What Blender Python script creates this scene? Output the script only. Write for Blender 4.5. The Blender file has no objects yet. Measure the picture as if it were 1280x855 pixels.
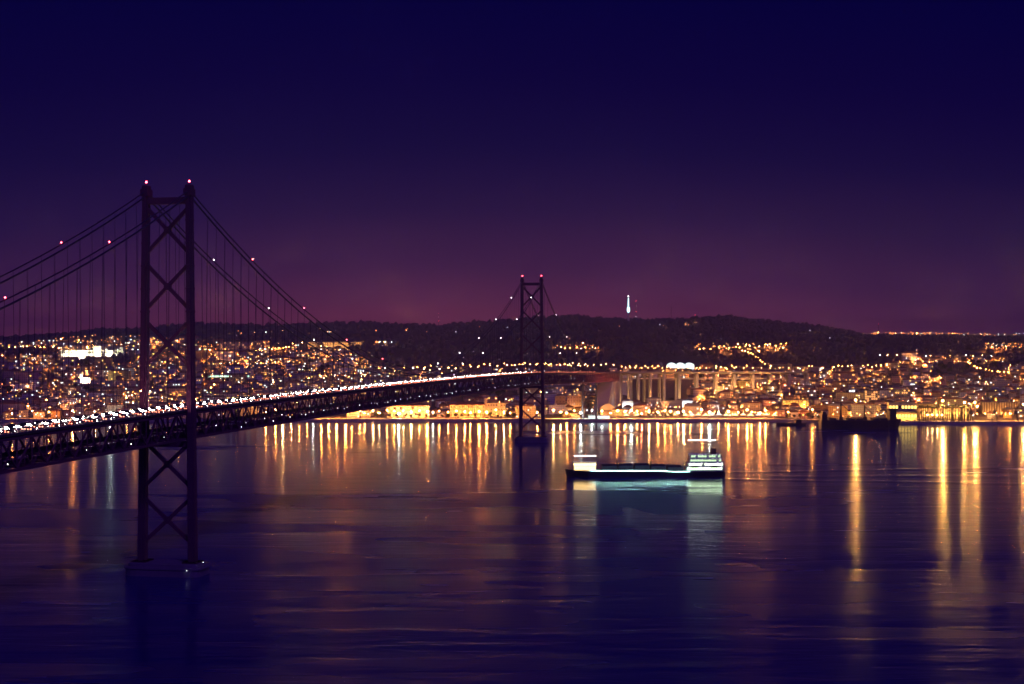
import bpy, math, random
import numpy as np
from mathutils import Vector
R = math.radians
random.seed(7); rng = np.random.default_rng(7)
sc = bpy.context.scene
col = sc.collection

# ------------------------------------------------------------------ camera
F = 1866.0; HZ = 431.4; CAMZ = 112.0          # focal length in photo pixels, horizon row, eye height (m)
cd = bpy.data.cameras.new('camera'); cam = bpy.data.objects.new('camera', cd); col.objects.link(cam)
cd.sensor_width = 36.0; cd.lens = F / 1280 * 36.0
cd.clip_start = 1.0; cd.clip_end = 40000.0
cam.location = (0, 0, CAMZ); cam.rotation_euler = (R(90) + math.atan((HZ - 427.5) / F), 0, 0)
sc.camera = cam

# ------------------------------------------------------------------ night sky
w = bpy.data.worlds.new('World'); sc.world = w; w.use_nodes = True
nt = w.node_tree; nt.nodes.clear()
def N(t, typ, **kw):
    n = t.nodes.new(typ)
    for k, v in kw.items(): setattr(n, k, v)
    return n
tc = N(nt, 'ShaderNodeTexCoord'); sx = N(nt, 'ShaderNodeSeparateXYZ')
nt.links.new(tc.outputs['Generated'], sx.inputs[0])
mr = N(nt, 'ShaderNodeMapRange'); mr.inputs['From Min'].default_value = 0.0; mr.inputs['From Max'].default_value = 0.30
# sky colour darkens away from the city bearing: light dome plus lens falloff painted in
def wm_(op, a_, b_):
    n = N(nt, 'ShaderNodeMath', operation=op)
    for i_, v_ in enumerate((a_, b_)):
        if isinstance(v_, (int, float)): n.inputs[i_].default_value = v_
        else: nt.links.new(v_, n.inputs[i_])
    return n.outputs[0]
az = wm_('ADD', wm_('ARCTAN2', sx.outputs['X'], sx.outputs['Y']), .04)
nt.links.new(wm_('ADD', wm_('ABSOLUTE', sx.outputs['Z'], 0), wm_('MINIMUM', wm_('MULTIPLY', wm_('MULTIPLY', az, az), .21), .22)), mr.inputs['Value'])
rp = N(nt, 'ShaderNodeValToRGB'); rp.color_ramp.interpolation = 'LINEAR'
def s2l(c): return tuple(((x / 255) / 12.92 if x / 255 <= .04045 else ((x / 255 + .055) / 1.055) ** 2.4) for x in c)
SKY = [(0.0, (172, 72, 92)), (.020, (154, 62, 88)), (.058, (118, 47, 82)), (.10, (90, 37, 77)), (.17, (60, 26, 71)), (.30, (33, 16, 65)), (.44, (17, 8, 60)), (.60, (7, 2, 57)), (.80, (1, 0, 55)), (1.0, (0, 0, 54))]
while len(rp.color_ramp.elements) < len(SKY): rp.color_ramp.elements.new(0.5)
for e, (p, c) in zip(rp.color_ramp.elements, SKY):
    e.position = p; e.color = s2l(c) + (1,)
nt.links.new(mr.outputs[0], rp.inputs[0])
bg = N(nt, 'ShaderNodeBackground'); bg.inputs['Strength'].default_value = 1.0
nt.links.new(rp.outputs[0], bg.inputs['Color'])
nt.links.new(bg.outputs[0], N(nt, 'ShaderNodeOutputWorld').inputs[0])

# ------------------------------------------------------------------ blue fill lamp added to lift the darks to navy (the one sun lamp)
sd = bpy.data.lights.new('navy_fill', 'SUN'); sd.energy = 0.55; sd.angle = R(8); sd.color = (0.22, 0.07, 1.0)
so = bpy.data.objects.new('navy_fill', sd); col.objects.link(so)
so.rotation_euler = (R(48), 0, R(32))
sc.view_settings.view_transform = 'Standard'; sc.view_settings.look = 'None'
sc.view_settings.exposure = 0.0; sc.view_settings.gamma = 1.0; sc.view_settings.use_curve_mapping = False
cy = sc.cycles
cy.use_denoising = True; cy.denoiser = 'OPENIMAGEDENOISE'; cy.max_bounces = 4; cy.diffuse_bounces = 1; cy.glossy_bounces = 3
cy.transmission_bounces = 2; cy.caustics_reflective = False; cy.caustics_refractive = False
cy.sample_clamp_direct = 600.0; cy.sample_clamp_indirect = 1.0; cy.use_adaptive_sampling = False; cy.use_light_tree = True

# ------------------------------------------------------------------ materials
MAT = {}
def pm(name, c, rough=.7, var=.25, scale=.3, metal=0.0):
    m = bpy.data.materials.new(name); m.use_nodes = True; t = m.node_tree
    b = t.nodes['Principled BSDF']; b.inputs['Roughness'].default_value = rough; b.inputs['Metallic'].default_value = metal
    g = N(t, 'ShaderNodeNewGeometry'); n = N(t, 'ShaderNodeTexNoise'); n.inputs['Scale'].default_value = scale; n.inputs['Detail'].default_value = 4
    t.links.new(g.outputs['Position'], n.inputs['Vector'])
    mx = N(t, 'ShaderNodeMix', data_type='RGBA')
    mx.inputs[6].default_value = tuple(x * (1 - var) for x in c) + (1,); mx.inputs[7].default_value = tuple(min(1, x * (1 + var)) for x in c) + (1,)
    t.links.new(n.outputs['Fac'], mx.inputs[0]); t.links.new(mx.outputs[2], b.inputs['Base Color'])
    MAT[name] = m; return m
def em(name, c, s, sample=True):
    m = bpy.data.materials.new(name); m.use_nodes = True; t = m.node_tree; t.nodes.clear()
    e = N(t, 'ShaderNodeEmission'); e.inputs[0].default_value = tuple(c) + (1,); e.inputs[1].default_value = s
    t.links.new(e.outputs[0], N(t, 'ShaderNodeOutputMaterial').inputs[0])
    m.cycles.emission_sampling = 'FRONT' if sample else 'NONE'
    MAT[name] = m; return m
def facade(name, c, var=.15):
    """plaster with faint rows of window bays, too far off to count"""
    m = pm(name, c, .8, var, .08); t = m.node_tree; b = t.nodes['Principled BSDF']
    src = b.inputs['Base Color'].links[0].from_socket
    uv = N(t, 'ShaderNodeTexCoord'); br = N(t, 'ShaderNodeTexBrick'); br.offset = 0
    mp = N(t, 'ShaderNodeMapping'); mp.inputs['Rotation'].default_value = (R(90), 0, 0)
    t.links.new(uv.outputs['Object'], mp.inputs[0]); t.links.new(mp.outputs[0], br.inputs['Vector'])
    br.inputs['Color1'].default_value = (.22, .22, .22, 1); br.inputs['Color2'].default_value = (.4, .4, .4, 1); br.inputs['Mortar'].default_value = (1, 1, 1, 1)
    br.inputs['Scale'].default_value = 1.0; br.inputs['Mortar Size'].default_value = .95; br.inputs['Mortar Smooth'].default_value = 0.1
    br.inputs['Brick Width'].default_value = 3.1; br.inputs['Row Height'].default_value = 3.2
    mx = N(t, 'ShaderNodeMix', data_type='RGBA', blend_type='MULTIPLY'); mx.inputs[0].default_value = 1.0
    t.links.new(src, mx.inputs[6]); t.links.new(br.outputs['Color'], mx.inputs[7]); t.links.new(mx.outputs[2], b.inputs['Base Color'])
    return m
pm('steel', (.15, .026, .085), .85, .3, .12); pm('cable_steel', (.07, .04, .08), .85, .15); pm('dark_steel', (.06, .045, .06), .6, .2, .2)
pm('concrete', (.38, .35, .31), .85, .2, .05); pm('pier_concrete', (.22, .21, .22), .85, .25, .1)
pm('asphalt', (.05, .05, .052), .8, .2, .5); pm('paint', (.7, .7, .68), .6, .1); pm('quay_stone', (.36, .33, .28), .85, .25, .15)
pm('hull_dark', (.03, .025, .04), .5, .3, .2); pm('hull_red', (.10, .03, .03), .6, .3, .3); pm('ship_white', (.7, .7, .68), .5, .1); pm('tarp', (.04, .035, .055), .8, .3, .2)
pm('trunk', (.07, .05, .04), .9, .3, 1.0); pm('leaf', (.045, .06, .03), .8, .4, .4); pm('forest', (.085, .06, .085), .9, .4, .02); pm('leaf_dark', (.012, .016, .02), .9, .4, .4)
pm('palm_leaf', (.05, .07, .03), .7, .3, 1.0); pm('lamp_pole', (.18, .18, .18), .6, .1); pm('tyre', (.02, .02, .02), .9, .1); pm('glass', (.02, .02, .025), .1, .1)
for i, c in enumerate([(.04, .04, .045), (.35, .35, .36), (.12, .02, .02), (.03, .05, .14), (.6, .6, .6)]): pm('car_paint_%d' % i, c, .35, .05)
WALLS = [('cream', (.55, .47, .33)), ('white', (.62, .60, .55)), ('ochre', (.50, .33, .14)), ('pink', (.50, .30, .24)), ('grey', (.34, .33, .32)), ('pale yellow', (.58, .48, .24))]
for n_, c in WALLS: facade('wall_' + n_, c)
pm('plain_white', (.68, .66, .6), .8, .1, .1); pm('plain_cream', (.55, .45, .3), .8, .12, .1); pm('plain_brown', (.22, .14, .10), .8, .2, .1)
ROOFS = [('terracotta', (.30, .11, .06)), ('brown', (.16, .09, .06)), ('grey', (.20, .19, .19))]
for n_, c in ROOFS: pm('roof_' + n_, c, .85, .3, .3)
SOD = (1.0, .50, .13); WARM = (1.0, .70, .38); COOL = (.80, .88, 1.0); GREEN = (.75, 1.0, .70)
em('lamp_shore', (1.0, .29, .045), 2500); em('lamp_shore_warm', (1.0, .46, .13), 1700); em('lamp_shore_cool', (.75, .85, .75), 1000); em('lamp_shore_red', (1, .18, .06), 1000); em('lamp_mast', (1.0, .45, .09), 8000); em('lamp_lens', (1.0, .30, .055), 1000); em('lamp_lens_cool', (.9, .75, .7), 260)
em('lamp_road', (1.0, .30, .045), 170); em('lamp_road_warm', (1.0, .43, .13), 120); em('lamp_road_cool', COOL, 60)
em('lamp_hill', (1.0, .25, .05), 8, False); em('lamp_hill_warm', (1.0, .45, .17), 7, False); em('lamp_hill_cool', COOL, 8, False); em('lamp_strong', (1.0, .36, .07), 260)
em('lit_warm', (1.0, .42, .12), 2.2, False); em('lit_yellow', (1.0, .66, .14), 3.2, False); em('lit_cool', (.82, .92, 1.0), 3.0, False); em('lit_green', (.55, 1.0, .75), 2.0, False)
em('beacon_red', (1.0, .05, .08), 42); em('beacon_red_small', (1.0, .06, .09), 30); em('beacon_white', (1.0, .85, .85), 14); em('truss_light', (.92, .90, 1.0), 9, False)
em('head_light', (1.0, .84, .66), 150); em('tail_light', (1.0, .20, .12), 9)
em('viaduct_fill', (1.0, .52, .17), 420); em('flood_white', (1.0, .88, .5), 4200); em('flood_warm', (1.0, .46, .09), 300); em('flood_cool', (.8, .95, 1.0), 700)
em('ship_green', (.70, 1.0, .58), 5.0); em('ship_green_dim', (.62, .95, .55), 1.3); em('ship_yellow', (1.0, .62, .2), 5.0); em('ship_yellow_lamp', (1.0, .68, .24), 40); em('ship_cyan', (.5, .98, .92), 150); em('ship_white_light', (1.0, .92, .95), 40)
em('tent_warm', (1.0, .70, .34), 3.0); em('tent_white', (.82, .97, 1.0), 1.5); em('tower_glow', (.55, .92, 1.0), 3.5)

# ------------------------------------------------------------------ mesh helpers
class MB:
    def __init__(s): s.v = []; s.f = []
    def add(s, vs, fs):
        o = len(s.v); s.v += [tuple(map(float, p)) for p in vs]; s.f += [tuple(i + o for i in f) for f in fs]; return s
    def box(s, c, d, rz=0):
        cx, cyy, cz = c; a, b, h = d[0] / 2, d[1] / 2, d[2] / 2; ca, sa = math.cos(rz), math.sin(rz)
        vs = [(cx + x * ca - y * sa, cyy + x * sa + y * ca, cz + z) for z in (-h, h) for x, y in ((-a, -b), (a, -b), (a, b), (-a, b))]
        return s.add(vs, [(3, 2, 1, 0), (4, 5, 6, 7), (0, 1, 5, 4), (1, 2, 6, 5), (2, 3, 7, 6), (3, 0, 4, 7)])
    def bx(s, x0, x1, y0, y1, z0, z1): return s.box(((x0 + x1) / 2, (y0 + y1) / 2, (z0 + z1) / 2), (x1 - x0, y1 - y0, z1 - z0))
    def beam(s, p, q, wd, ht=None):
        p = Vector(p); q = Vector(q); d = (q - p).normalized(); ht = ht or wd
        up = Vector((0, 0, 1)) if abs(d.z) < .95 else Vector((0, 1, 0))
        a = d.cross(up).normalized() * wd / 2; b = a.cross(d).normalized() * ht / 2
        vs = [p - a - b, p + a - b, p + a + b, p - a + b, q - a - b, q + a - b, q + a + b, q - a + b]
        return s.add(vs, [(0, 1, 2, 3), (7, 6, 5, 4), (4, 5, 1, 0), (5, 6, 2, 1), (6, 7, 3, 2), (7, 4, 0, 3)])
    def tube(s, pts, rad, n=6):
        pts = [Vector(p) for p in pts]; rad = rad if isinstance(rad, (list, tuple)) else [rad] * len(pts)
        vs = []; fs = []
        for i, p in enumerate(pts):
            d = (pts[min(i + 1, len(pts) - 1)] - pts[max(i - 1, 0)]).normalized()
            up = Vector((0, 0, 1)) if abs(d.z) < .95 else Vector((0, 1, 0))
            a = d.cross(up).normalized(); b = a.cross(d)
            for k in range(n):
                th = 2 * math.pi * k / n; vs.append(p + (a * math.cos(th) + b * math.sin(th)) * rad[i])
        for i in range(len(pts) - 1):
            for k in range(n):
                k2 = (k + 1) % n; fs.append((i * n + k, i * n + k2, (i + 1) * n + k2, (i + 1) * n + k))
        fs.append(tuple(range(n - 1, -1, -1))); fs.append(tuple(range((len(pts) - 1) * n, len(pts) * n)))
        return s.add(vs, fs)
    def loft(s, secs, cap=True):
        n = len(secs[0]); vs = [p for sct in secs for p in sct]; fs = []
        for i in range(len(secs) - 1):
            for k in range(n):
                k2 = (k + 1) % n; fs.append((i * n + k, i * n + k2, (i + 1) * n + k2, (i + 1) * n + k))
        if cap: fs.append(tuple(range(n - 1, -1, -1))); fs.append(tuple(range((len(secs) - 1) * n, len(secs) * n)))
        return s.add(vs, fs)
    def octa(s, c, r, rz=None):
        x, y, z = c; rz = rz or r
        return s.add([(x + r, y, z), (x, y + r, z), (x - r, y, z), (x, y - r, z), (x, y, z + rz), (x, y, z - rz)],
                     [(0, 1, 4), (1, 2, 4), (2, 3, 4), (3, 0, 4), (1, 0, 5), (2, 1, 5), (3, 2, 5), (0, 3, 5)])
    def mesh(s, name, mat):
        me = bpy.data.meshes.new(name); me.from_pydata(s.v, [], s.f); me.update()
        if mat: me.materials.append(MAT[mat] if isinstance(mat, str) else mat)
        return me
    def build(s, name, mat, parent=None, loc=None, rz=0): return inst(name, s.mesh(name, mat), parent, loc, rz)
def inst(name, me, parent=None, loc=None, rz=0, scale=None):
    o = bpy.data.objects.new(name, me); col.objects.link(o)
    if parent is not None: o.parent = parent
    if loc is not None: o.location = loc
    if rz: o.rotation_euler = (0, 0, rz)
    if scale is not None: o.scale = scale
    return o
def empty(name, loc, rz=0): return inst(name, None, None, loc, rz)
def tag(o, label=None, cat=None, group=None, kind=None):
    if label: o['label'] = label
    if cat: o['category'] = cat
    if group: o['group'] = group
    if kind: o['kind'] = kind
    return o

# ------------------------------------------------------------------ terrain of the far bank
RX = [-900, -400, 0, 60, 100, 130, 165, 210, 250, 300, 350, 400, 450, 500, 550, 580, 620, 680, 720, 770, 800, 850, 870, 910, 940, 980, 1020, 1060, 1085, 1150, 1200, 1250, 1280, 1500, 2200]
RY = [430, 428, 427, 424, 420, 417, 416, 413, 409, 412, 411, 409, 408, 410, 412, 408, 407, 401, 399, 404, 405, 404, 402, 400, 403, 407, 409, 415, 420, 421, 421, 423, 423, 424, 428]
def sm(a, b, x): t = np.clip((x - a) / (b - a), 0, 1); return t * t * (3 - 2 * t)
def shore(X): return 2182 - 68 * sm(360, 560, np.asarray(X, float))
def terr(X, Y):
    X = np.asarray(X, float); Y = np.asarray(Y, float); px = 640 + F * X / Y
    zr = CAMZ + (HZ - np.interp(px, RX, RY)) / F * 5000
    a = np.clip((Y - 2300) / 900, 0, 1.0)
    val = np.exp(-((px - 815) / 75) ** 2) * (1 - sm(2560, 2850, Y))
    bump = (5 * np.sin(X / 130 + 1.3) * np.sin(Y / 110) + 4 * np.sin(X / 61 - Y / 83) + 3 * np.sin(X / 210 + Y / 47 + 2)) * sm(2380, 2700, Y)
    z1 = 3.6 + 90 * a * (1 - .72 * val) + bump * (1 - .3 * val)
    k = np.clip((Y - 3200) / 1800, 0, 1)
    z2 = 93.6 + bump + (zr - 93.6 - bump) * k ** .85
    z = np.where(Y < 3200, z1, z2)
    zp = CAMZ + (HZ - np.interp(px, [900, 1050, 1085, 1300, 1700], [438, 424, 416.5, 418, 424])) / F * 8500
    far = np.where(Y > 5000, np.maximum(zr - (Y - 5000) * .05, 50), z)
    g = np.exp(-((Y - 8500) / 1100) ** 2) * (Y > 5000)
    return far * (1 - g) + np.maximum(zp, 50) * g
def hit(px, py):
    """the ground point that photo column px, row py looks at"""
    ys = np.concatenate([np.arange(2120, 5000, 4.0), np.arange(5000, 9500, 20.0)])
    X = (px - 640) / F * ys; im = HZ + (CAMZ - terr(X, ys)) / ys * F
    i = np.where(im <= py)[0]
    i = i[0] if len(i) else len(ys) - 1
    return float(X[i]), float(ys[i]), float(terr(X[i], ys[i]))

# river
wm = bpy.data.materials.new('river_water'); wm.use_nodes = True; t = wm.node_tree; b = t.nodes['Principled BSDF']
g = N(t, 'ShaderNodeNewGeometry')
def noise(scale, vec=(1, 1, 1), detail=3, dist=0.0, off=(0, 0, 0)):
    mp = N(t, 'ShaderNodeMapping'); mp.inputs['Scale'].default_value = vec; mp.inputs['Location'].default_value = off
    t.links.new(g.outputs['Position'], mp.inputs[0])
    n = N(t, 'ShaderNodeTexNoise'); n.inputs['Scale'].default_value = scale; n.inputs['Detail'].default_value = detail; n.inputs['Distortion'].default_value = dist
    t.links.new(mp.outputs[0], n.inputs['Vector']); return n.outputs['Fac']
def mathn(op, a_, b_=None, c_=None):
    n = N(t, 'ShaderNodeMath', operation=op)
    for i, v in enumerate((a_, b_, c_)):
        if v is None: continue
        if isinstance(v, (int, float)): n.inputs[i].default_value = v
        else: t.links.new(v, n.inputs[i])
    return n.outputs[0]
def mapr(v, a0, a1, b0, b1, smooth=True):
    n = N(t, 'ShaderNodeMapRange'); n.interpolation_type = 'SMOOTHSTEP' if smooth else 'LINEAR'
    t.links.new(v, n.inputs['Value'])
    for k, x in zip(('From Min', 'From Max', 'To Min', 'To Max'), (a0, a1, b0, b1)): n.inputs[k].default_value = x
    return n.outputs[0]
patch = noise(.0042, (.35, 1.0, 1), 4, .6, (13, 4, 0))          # wind-ruffled and slack areas drawn out along the current
patch2 = noise(.02, (.25, 1.0, 1), 3, .4, (3, 9, 0))
mixp = mathn('ADD', mathn('MULTIPLY', patch, .66), mathn('MULTIPLY', patch2, .34))
sep = N(t, 'ShaderNodeSeparateXYZ'); t.links.new(g.outputs['Position'], sep.inputs[0])
lee = mapr(mathn('ADD', sep.outputs['Y'], mathn('MULTIPLY', mathn('SUBTRACT', noise(.012, (.25, 1, 1), 5, 1.2, (5, 5, 0)), .5), 520)), 1060, 1300, .005, .11)            # slack water in the lee of the far bank
rough = mapr(mathn('SUBTRACT', mixp, lee), .47, .52, .14, .275)
t.links.new(rough, b.inputs['Roughness'])
b.inputs['Base Color'].default_value = (.004, .003, .20, 1); b.inputs['IOR'].default_value = 1.33; b.inputs['Specular IOR Level'].default_value = 0.5
rip = mathn('ADD', mathn('MULTIPLY', noise(.3, (.3, 1, 1), 3, .3), .6), mathn('MULTIPLY', noise(.06, (.22, 1, 1), 3, .5), 2.2))
bp = N(t, 'ShaderNodeBump'); bp.inputs['Distance'].default_value = 1.0; t.links.new(mapr(sep.outputs['Y'], 850, 1450, .23, .05), bp.inputs['Strength'])
t.links.new(rip, bp.inputs['Height']); t.links.new(bp.outputs[0], b.inputs['Normal'])
MAT['river_water'] = wm
m = MB(); xs = np.linspace(-9000, 9000, 37); ys = np.linspace(150, 2300, 12)
m.add([(x, y, 0) for y in ys for x in xs], [(j * 37 + i, j * 37 + i + 1, (j + 1) * 37 + i + 1, (j + 1) * 37 + i) for j in range(11) for i in range(36)])
tag(m.build('river', 'river_water'), 'wide dark river catching long streaks of city light', kind='structure')

# ground of the far bank
pm('earth', (.09, .07, .06), .95, .4, .01)
PXS = np.concatenate([np.linspace(-1500, -60, 40), np.linspace(-50, 1330, 231), np.linspace(1340, 2800, 40)])
DY = np.concatenate([[0.0, 14, 40], np.linspace(80, 1020, 75), np.linspace(1060, 2900, 70), np.linspace(3000, 12000, 60)])
NX = len(PXS); vs = []
for j, d in enumerate(DY):
    Y0 = 2182 + d
    X = (PXS - 640) / F * (2182 + d); Y = shore((PXS - 640) / F * 2182) * (1 - min(d / 400, 1)) + 2182 * min(d / 400, 1) + d
    X = (PXS - 640) / F * Y
    Z = terr(X, Y)
    vs += list(zip(X, Y, Z))
fs = [(j * NX + i, j * NX + i + 1, (j + 1) * NX + i + 1, (j + 1) * NX + i) for j in range(len(DY) - 1) for i in range(NX - 1)]
tag(MB().add(vs, fs).build('ground', 'earth'), 'ground of the far bank rising into low hills', kind='structure')
# quay wall along the shore
m = MB(); XQ = np.linspace(-2600, 2600, 131); secs = []
for x in XQ:
    y = float(shore(x)); secs.append([(x, y - 1.2, -3), (x, y - .6, 3.9), (x, y + 3, 3.95), (x, y + 3, -3)])
m.loft(secs); tag(m.build('quay_wall', 'quay_stone'), 'low stone quay wall along the water', kind='structure')
secs = [[(x, float(shore(x)) + 3.2, 3.74), (x, float(shore(x)) + 24, 3.74), (x, float(shore(x)) + 24, 3.5), (x, float(shore(x)) + 3.2, 3.5)] for x in XQ]
tag(MB().loft(secs).build('promenade', 'quay_stone'), 'paved promenade behind the quay wall', kind='structure')

# ------------------------------------------------------------------ suspension bridge (local x = across to the east, local y = along to the north)
TH = -math.atan2(191.5, 994.7); S0 = (-168.5, 730.6, 0.0)
bridge = tag(empty('suspension_bridge', S0, TH), 'long red steel suspension bridge with lattice towers crossing the river', 'bridge')
def BW(v, tt, z): c, s = math.cos(TH), math.sin(TH); return (S0[0] + v * c - tt * s, S0[1] + v * s + tt * c, z)
L = 1013.0; T0, T1 = -483.0, 1789.0
def road(tt):
    if tt < 0: return 80.3 + .012 * tt
    if tt <= L: return 80.3 + 1.7 * (1 - ((tt - L / 2) / (L / 2)) ** 2)
    return 80.3 - .018 * (tt - L)
P = 11.5
TS = [T0 + i * P for i in range(int((T1 - T0) / P) + 1)]
HWT = 9.9
for s in (-1, 1):
    for nm, dz, sz in (('top_chord', -1.9, 1.0), ('bottom_chord', -14.0, 1.1)):
        m = MB(); secs = []
        for tt in TS:
            z = road(tt) + dz; x = s * HWT
            secs.append([(x - sz / 2, tt, z - sz / 2), (x + sz / 2, tt, z - sz / 2), (x + sz / 2, tt, z + sz / 2), (x - sz / 2, tt, z + sz / 2)])
        m.loft(secs).build(nm, 'steel', bridge)
rest = MB(); restp = MB(); fb = MB()
for i, tt in enumerate(TS[:-1]):
    z0, z1 = road(tt), road(tt + P)
    fb.beam((-HWT, tt, z0 - 14), (HWT, tt, z0 - 14), .6, .9); fb.beam((-HWT, tt, z0 - 2), (HWT, tt, z0 - 2), .6, 1.2)
    sgn = 1 if i % 2 else -1
    fb.beam((-HWT * sgn, tt, z0 - 14.1), (HWT * sgn, tt + P, z1 - 14.1), .35)
    if i % 2 == 0: fb.beam((-HWT, tt, z0 - 10), (HWT, tt, z0 - 10), .5, .8)
    for s in (-1, 1):
        x = s * HWT
        a, c = ((x, tt, z0 - 13.6), (x, tt + P, z1 - 2.3)) if i % 2 == 0 else ((x, tt, z0 - 2.3), (x, tt + P, z1 - 13.6))
        mid = (x, tt + P / 2, (z0 + z1) / 2 - 8)
        near = -200 < tt < 690
        d = MB() if near else rest; d.beam(a, c, .62)
        if near: d.build('truss_diagonal', 'steel', bridge)
        d = MB() if near else restp; d.beam((x, tt, z0 - 13.5), (x, tt, z0 - 2.4), .42)
        e = (x, tt + P / 2, road(tt + P / 2) - (13.5 if i % 2 == 0 else 2.4)); d.beam(mid, e, .3)
        d.beam(mid, (x, tt + (P if i % 2 == 0 else 0), (z1 if i % 2 == 0 else z0) - 13.6) if i % 2 else (x, tt + P, z1 - 13.6), .34)
        if near: d.build('truss_post', 'steel', bridge)
tag(rest.build('far_truss_diagonals', 'steel', bridge), kind='stuff'); tag(restp.build('far_truss_posts', 'steel', bridge), kind='stuff')
tag(fb.build('floor_beams', 'steel', bridge), kind='stuff')
def strip(x0, x1, dz0, dz1, step=23.0, a=T0, e=T1):
    n = int((e - a) / step); secs = []
    for i in range(n + 1):
        tt = a + (e - a) * i / n; z = road(tt); secs.append([(x0, tt, z + dz0), (x1, tt, z + dz0), (x1, tt, z + dz1), (x0, tt, z + dz1)])
    return secs
deck = MB().loft(strip(-10.6, 10.6, -.9, 0)).build('road_deck', 'asphalt', bridge)
for s in (-1, 1): MB().loft(strip(s * 9.85 - .35, s * 9.85 + .35, 0, .22)).build('kerb', 'concrete', deck)
MB().loft(strip(-.35, .35, 0, .8)).build('median_barrier', 'concrete', deck)
lm = MB()
for x in (-7.45, -4.95, -2.6, 4.9, 7.45):
    tt = T0
    while tt < 1400: lm.box((x, tt, road(tt) + .012), (.16, 4, .012)); tt += 12
tag(lm.build('lane_markings', 'paint', deck), kind='stuff')
for s in (-1, 1):
    m = MB().loft(strip(s * 10.45 - .06, s * 10.45 + .06, 1.15, 1.27)); m.loft(strip(s * 10.45 - .04, s * 10.45 + .04, .6, .68))
    tt = T0
    while tt < T1: m.box((s * 10.45, tt, road(tt) + .6), (.12, .12, 1.2)); tt += 2.875
    m.build('railing', 'steel', bridge)
rd = MB().loft(strip(-4.6, 4.6, -9.6, -8.9)).build('rail_deck', 'dark_steel', bridge)
for x in (-3.2, -1.7, 1.7, 3.2): MB().loft(strip(x - .08, x + .08, -8.9, -8.72)).build('rail', 'dark_steel', rd)

def tower(t0):
    cap = MB()
    tw = MB().bx(-10, 10, t0 - 1.5, t0 + 1.5, 181.0, 184.2).build('tower', 'steel', bridge)
    hv = lambda z: 11.2 + (190 - z) / 184 * 1.9
    for s in (-1, 1):
        secs = []
        for k in range(65):
            z = 6 + (185 - 6) * (k // 4 + (0, .9, .9, .97)[k % 4] if k < 64 else 16) / 16; fl_ = .14 if k % 4 in (2, 3) else 0; q = (190 - z) / 184; W = 3.1 + .8 * q; Ln = 5.0 + 1.2 * q; c = s * hv(z); a, bb = W / 2 + fl_, Ln / 2 + fl_; i_, j_ = W / 2 * .62 + fl_, Ln / 2 * .55 + fl_
            secs.append([(c - i_, t0 - bb, z), (c + i_, t0 - bb, z), (c + i_, t0 - j_, z), (c + a, t0 - j_, z), (c + a, t0 + j_, z), (c + i_, t0 + j_, z), (c + i_, t0 + bb, z), (c - i_, t0 + bb, z), (c - i_, t0 + j_, z), (c - a, t0 + j_, z), (c - a, t0 - j_, z), (c - i_, t0 - j_, z)])
        MB().loft(secs).build('leg', 'steel', tw)
        m = MB().bx(s * 11.2 - 1.95, s * 11.2 + 1.95, t0 - 2.9, t0 + 2.9, 185, 188.4); m.bx(s * 11.2 - 1.5, s * 11.2 + 1.5, t0 - 2, t0 + 2, 188.4, 190.2)
        m.beam((s * 11.2, t0, 190.2), (s * 11.2, t0, 191.6), .25); m.build('saddle_housing', 'steel', tw)
        MB().octa((s * 11.2, t0, 192.0), .62).build('beacon', 'beacon_red', tw)
        m = MB()
        for k in range(5): m.box((s * hv(6), t0, 6.3), (7.5, 9.5, .6))
        m.build('base_plate', 'steel', tw)
    for c in (168.3, 140.7, 112.7, 53.8, 26.4):
        for s in (-1, 1):
            MB().beam((-s * (hv(c) - .8), t0 + s * .02, c - 10.8), (s * (hv(c) - .8), t0 + s * .02, c + 10.8), 1.3, 1.7).build('diagonal_brace', 'steel', tw)
        m = MB().box((0, t0, c), (3.4, 1.9, 3.4)); m.build('gusset_plate', 'steel', tw)
    MB().bx(-hv(64) + 1, hv(64) - 1, t0 - 1.4, t0 + 1.4, 62.3, 65.1).build('deck_strut', 'steel', tw)
    m = MB(); n = 24
    for z0, z1, k in ((-6, 3.4, 1.0), (3.4, 4.4, 1.04), (4.4, 6.0, .93)):
        prof = []
        for i in range(n):
            an = 2 * math.pi * i / n; cx = math.copysign(abs(math.cos(an)) ** .35, math.cos(an)); sy = math.copysign(abs(math.sin(an)) ** .35, math.sin(an))
            prof.append((cx * 19.5 * k, t0 + sy * 9.5 * k))
        m.loft([[(x, y, z0) for x, y in prof], [(x, y, z1) for x, y in prof]])
    m.build('pier', 'pier_concrete', bridge)
tower(0.0); tower(L)
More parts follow.
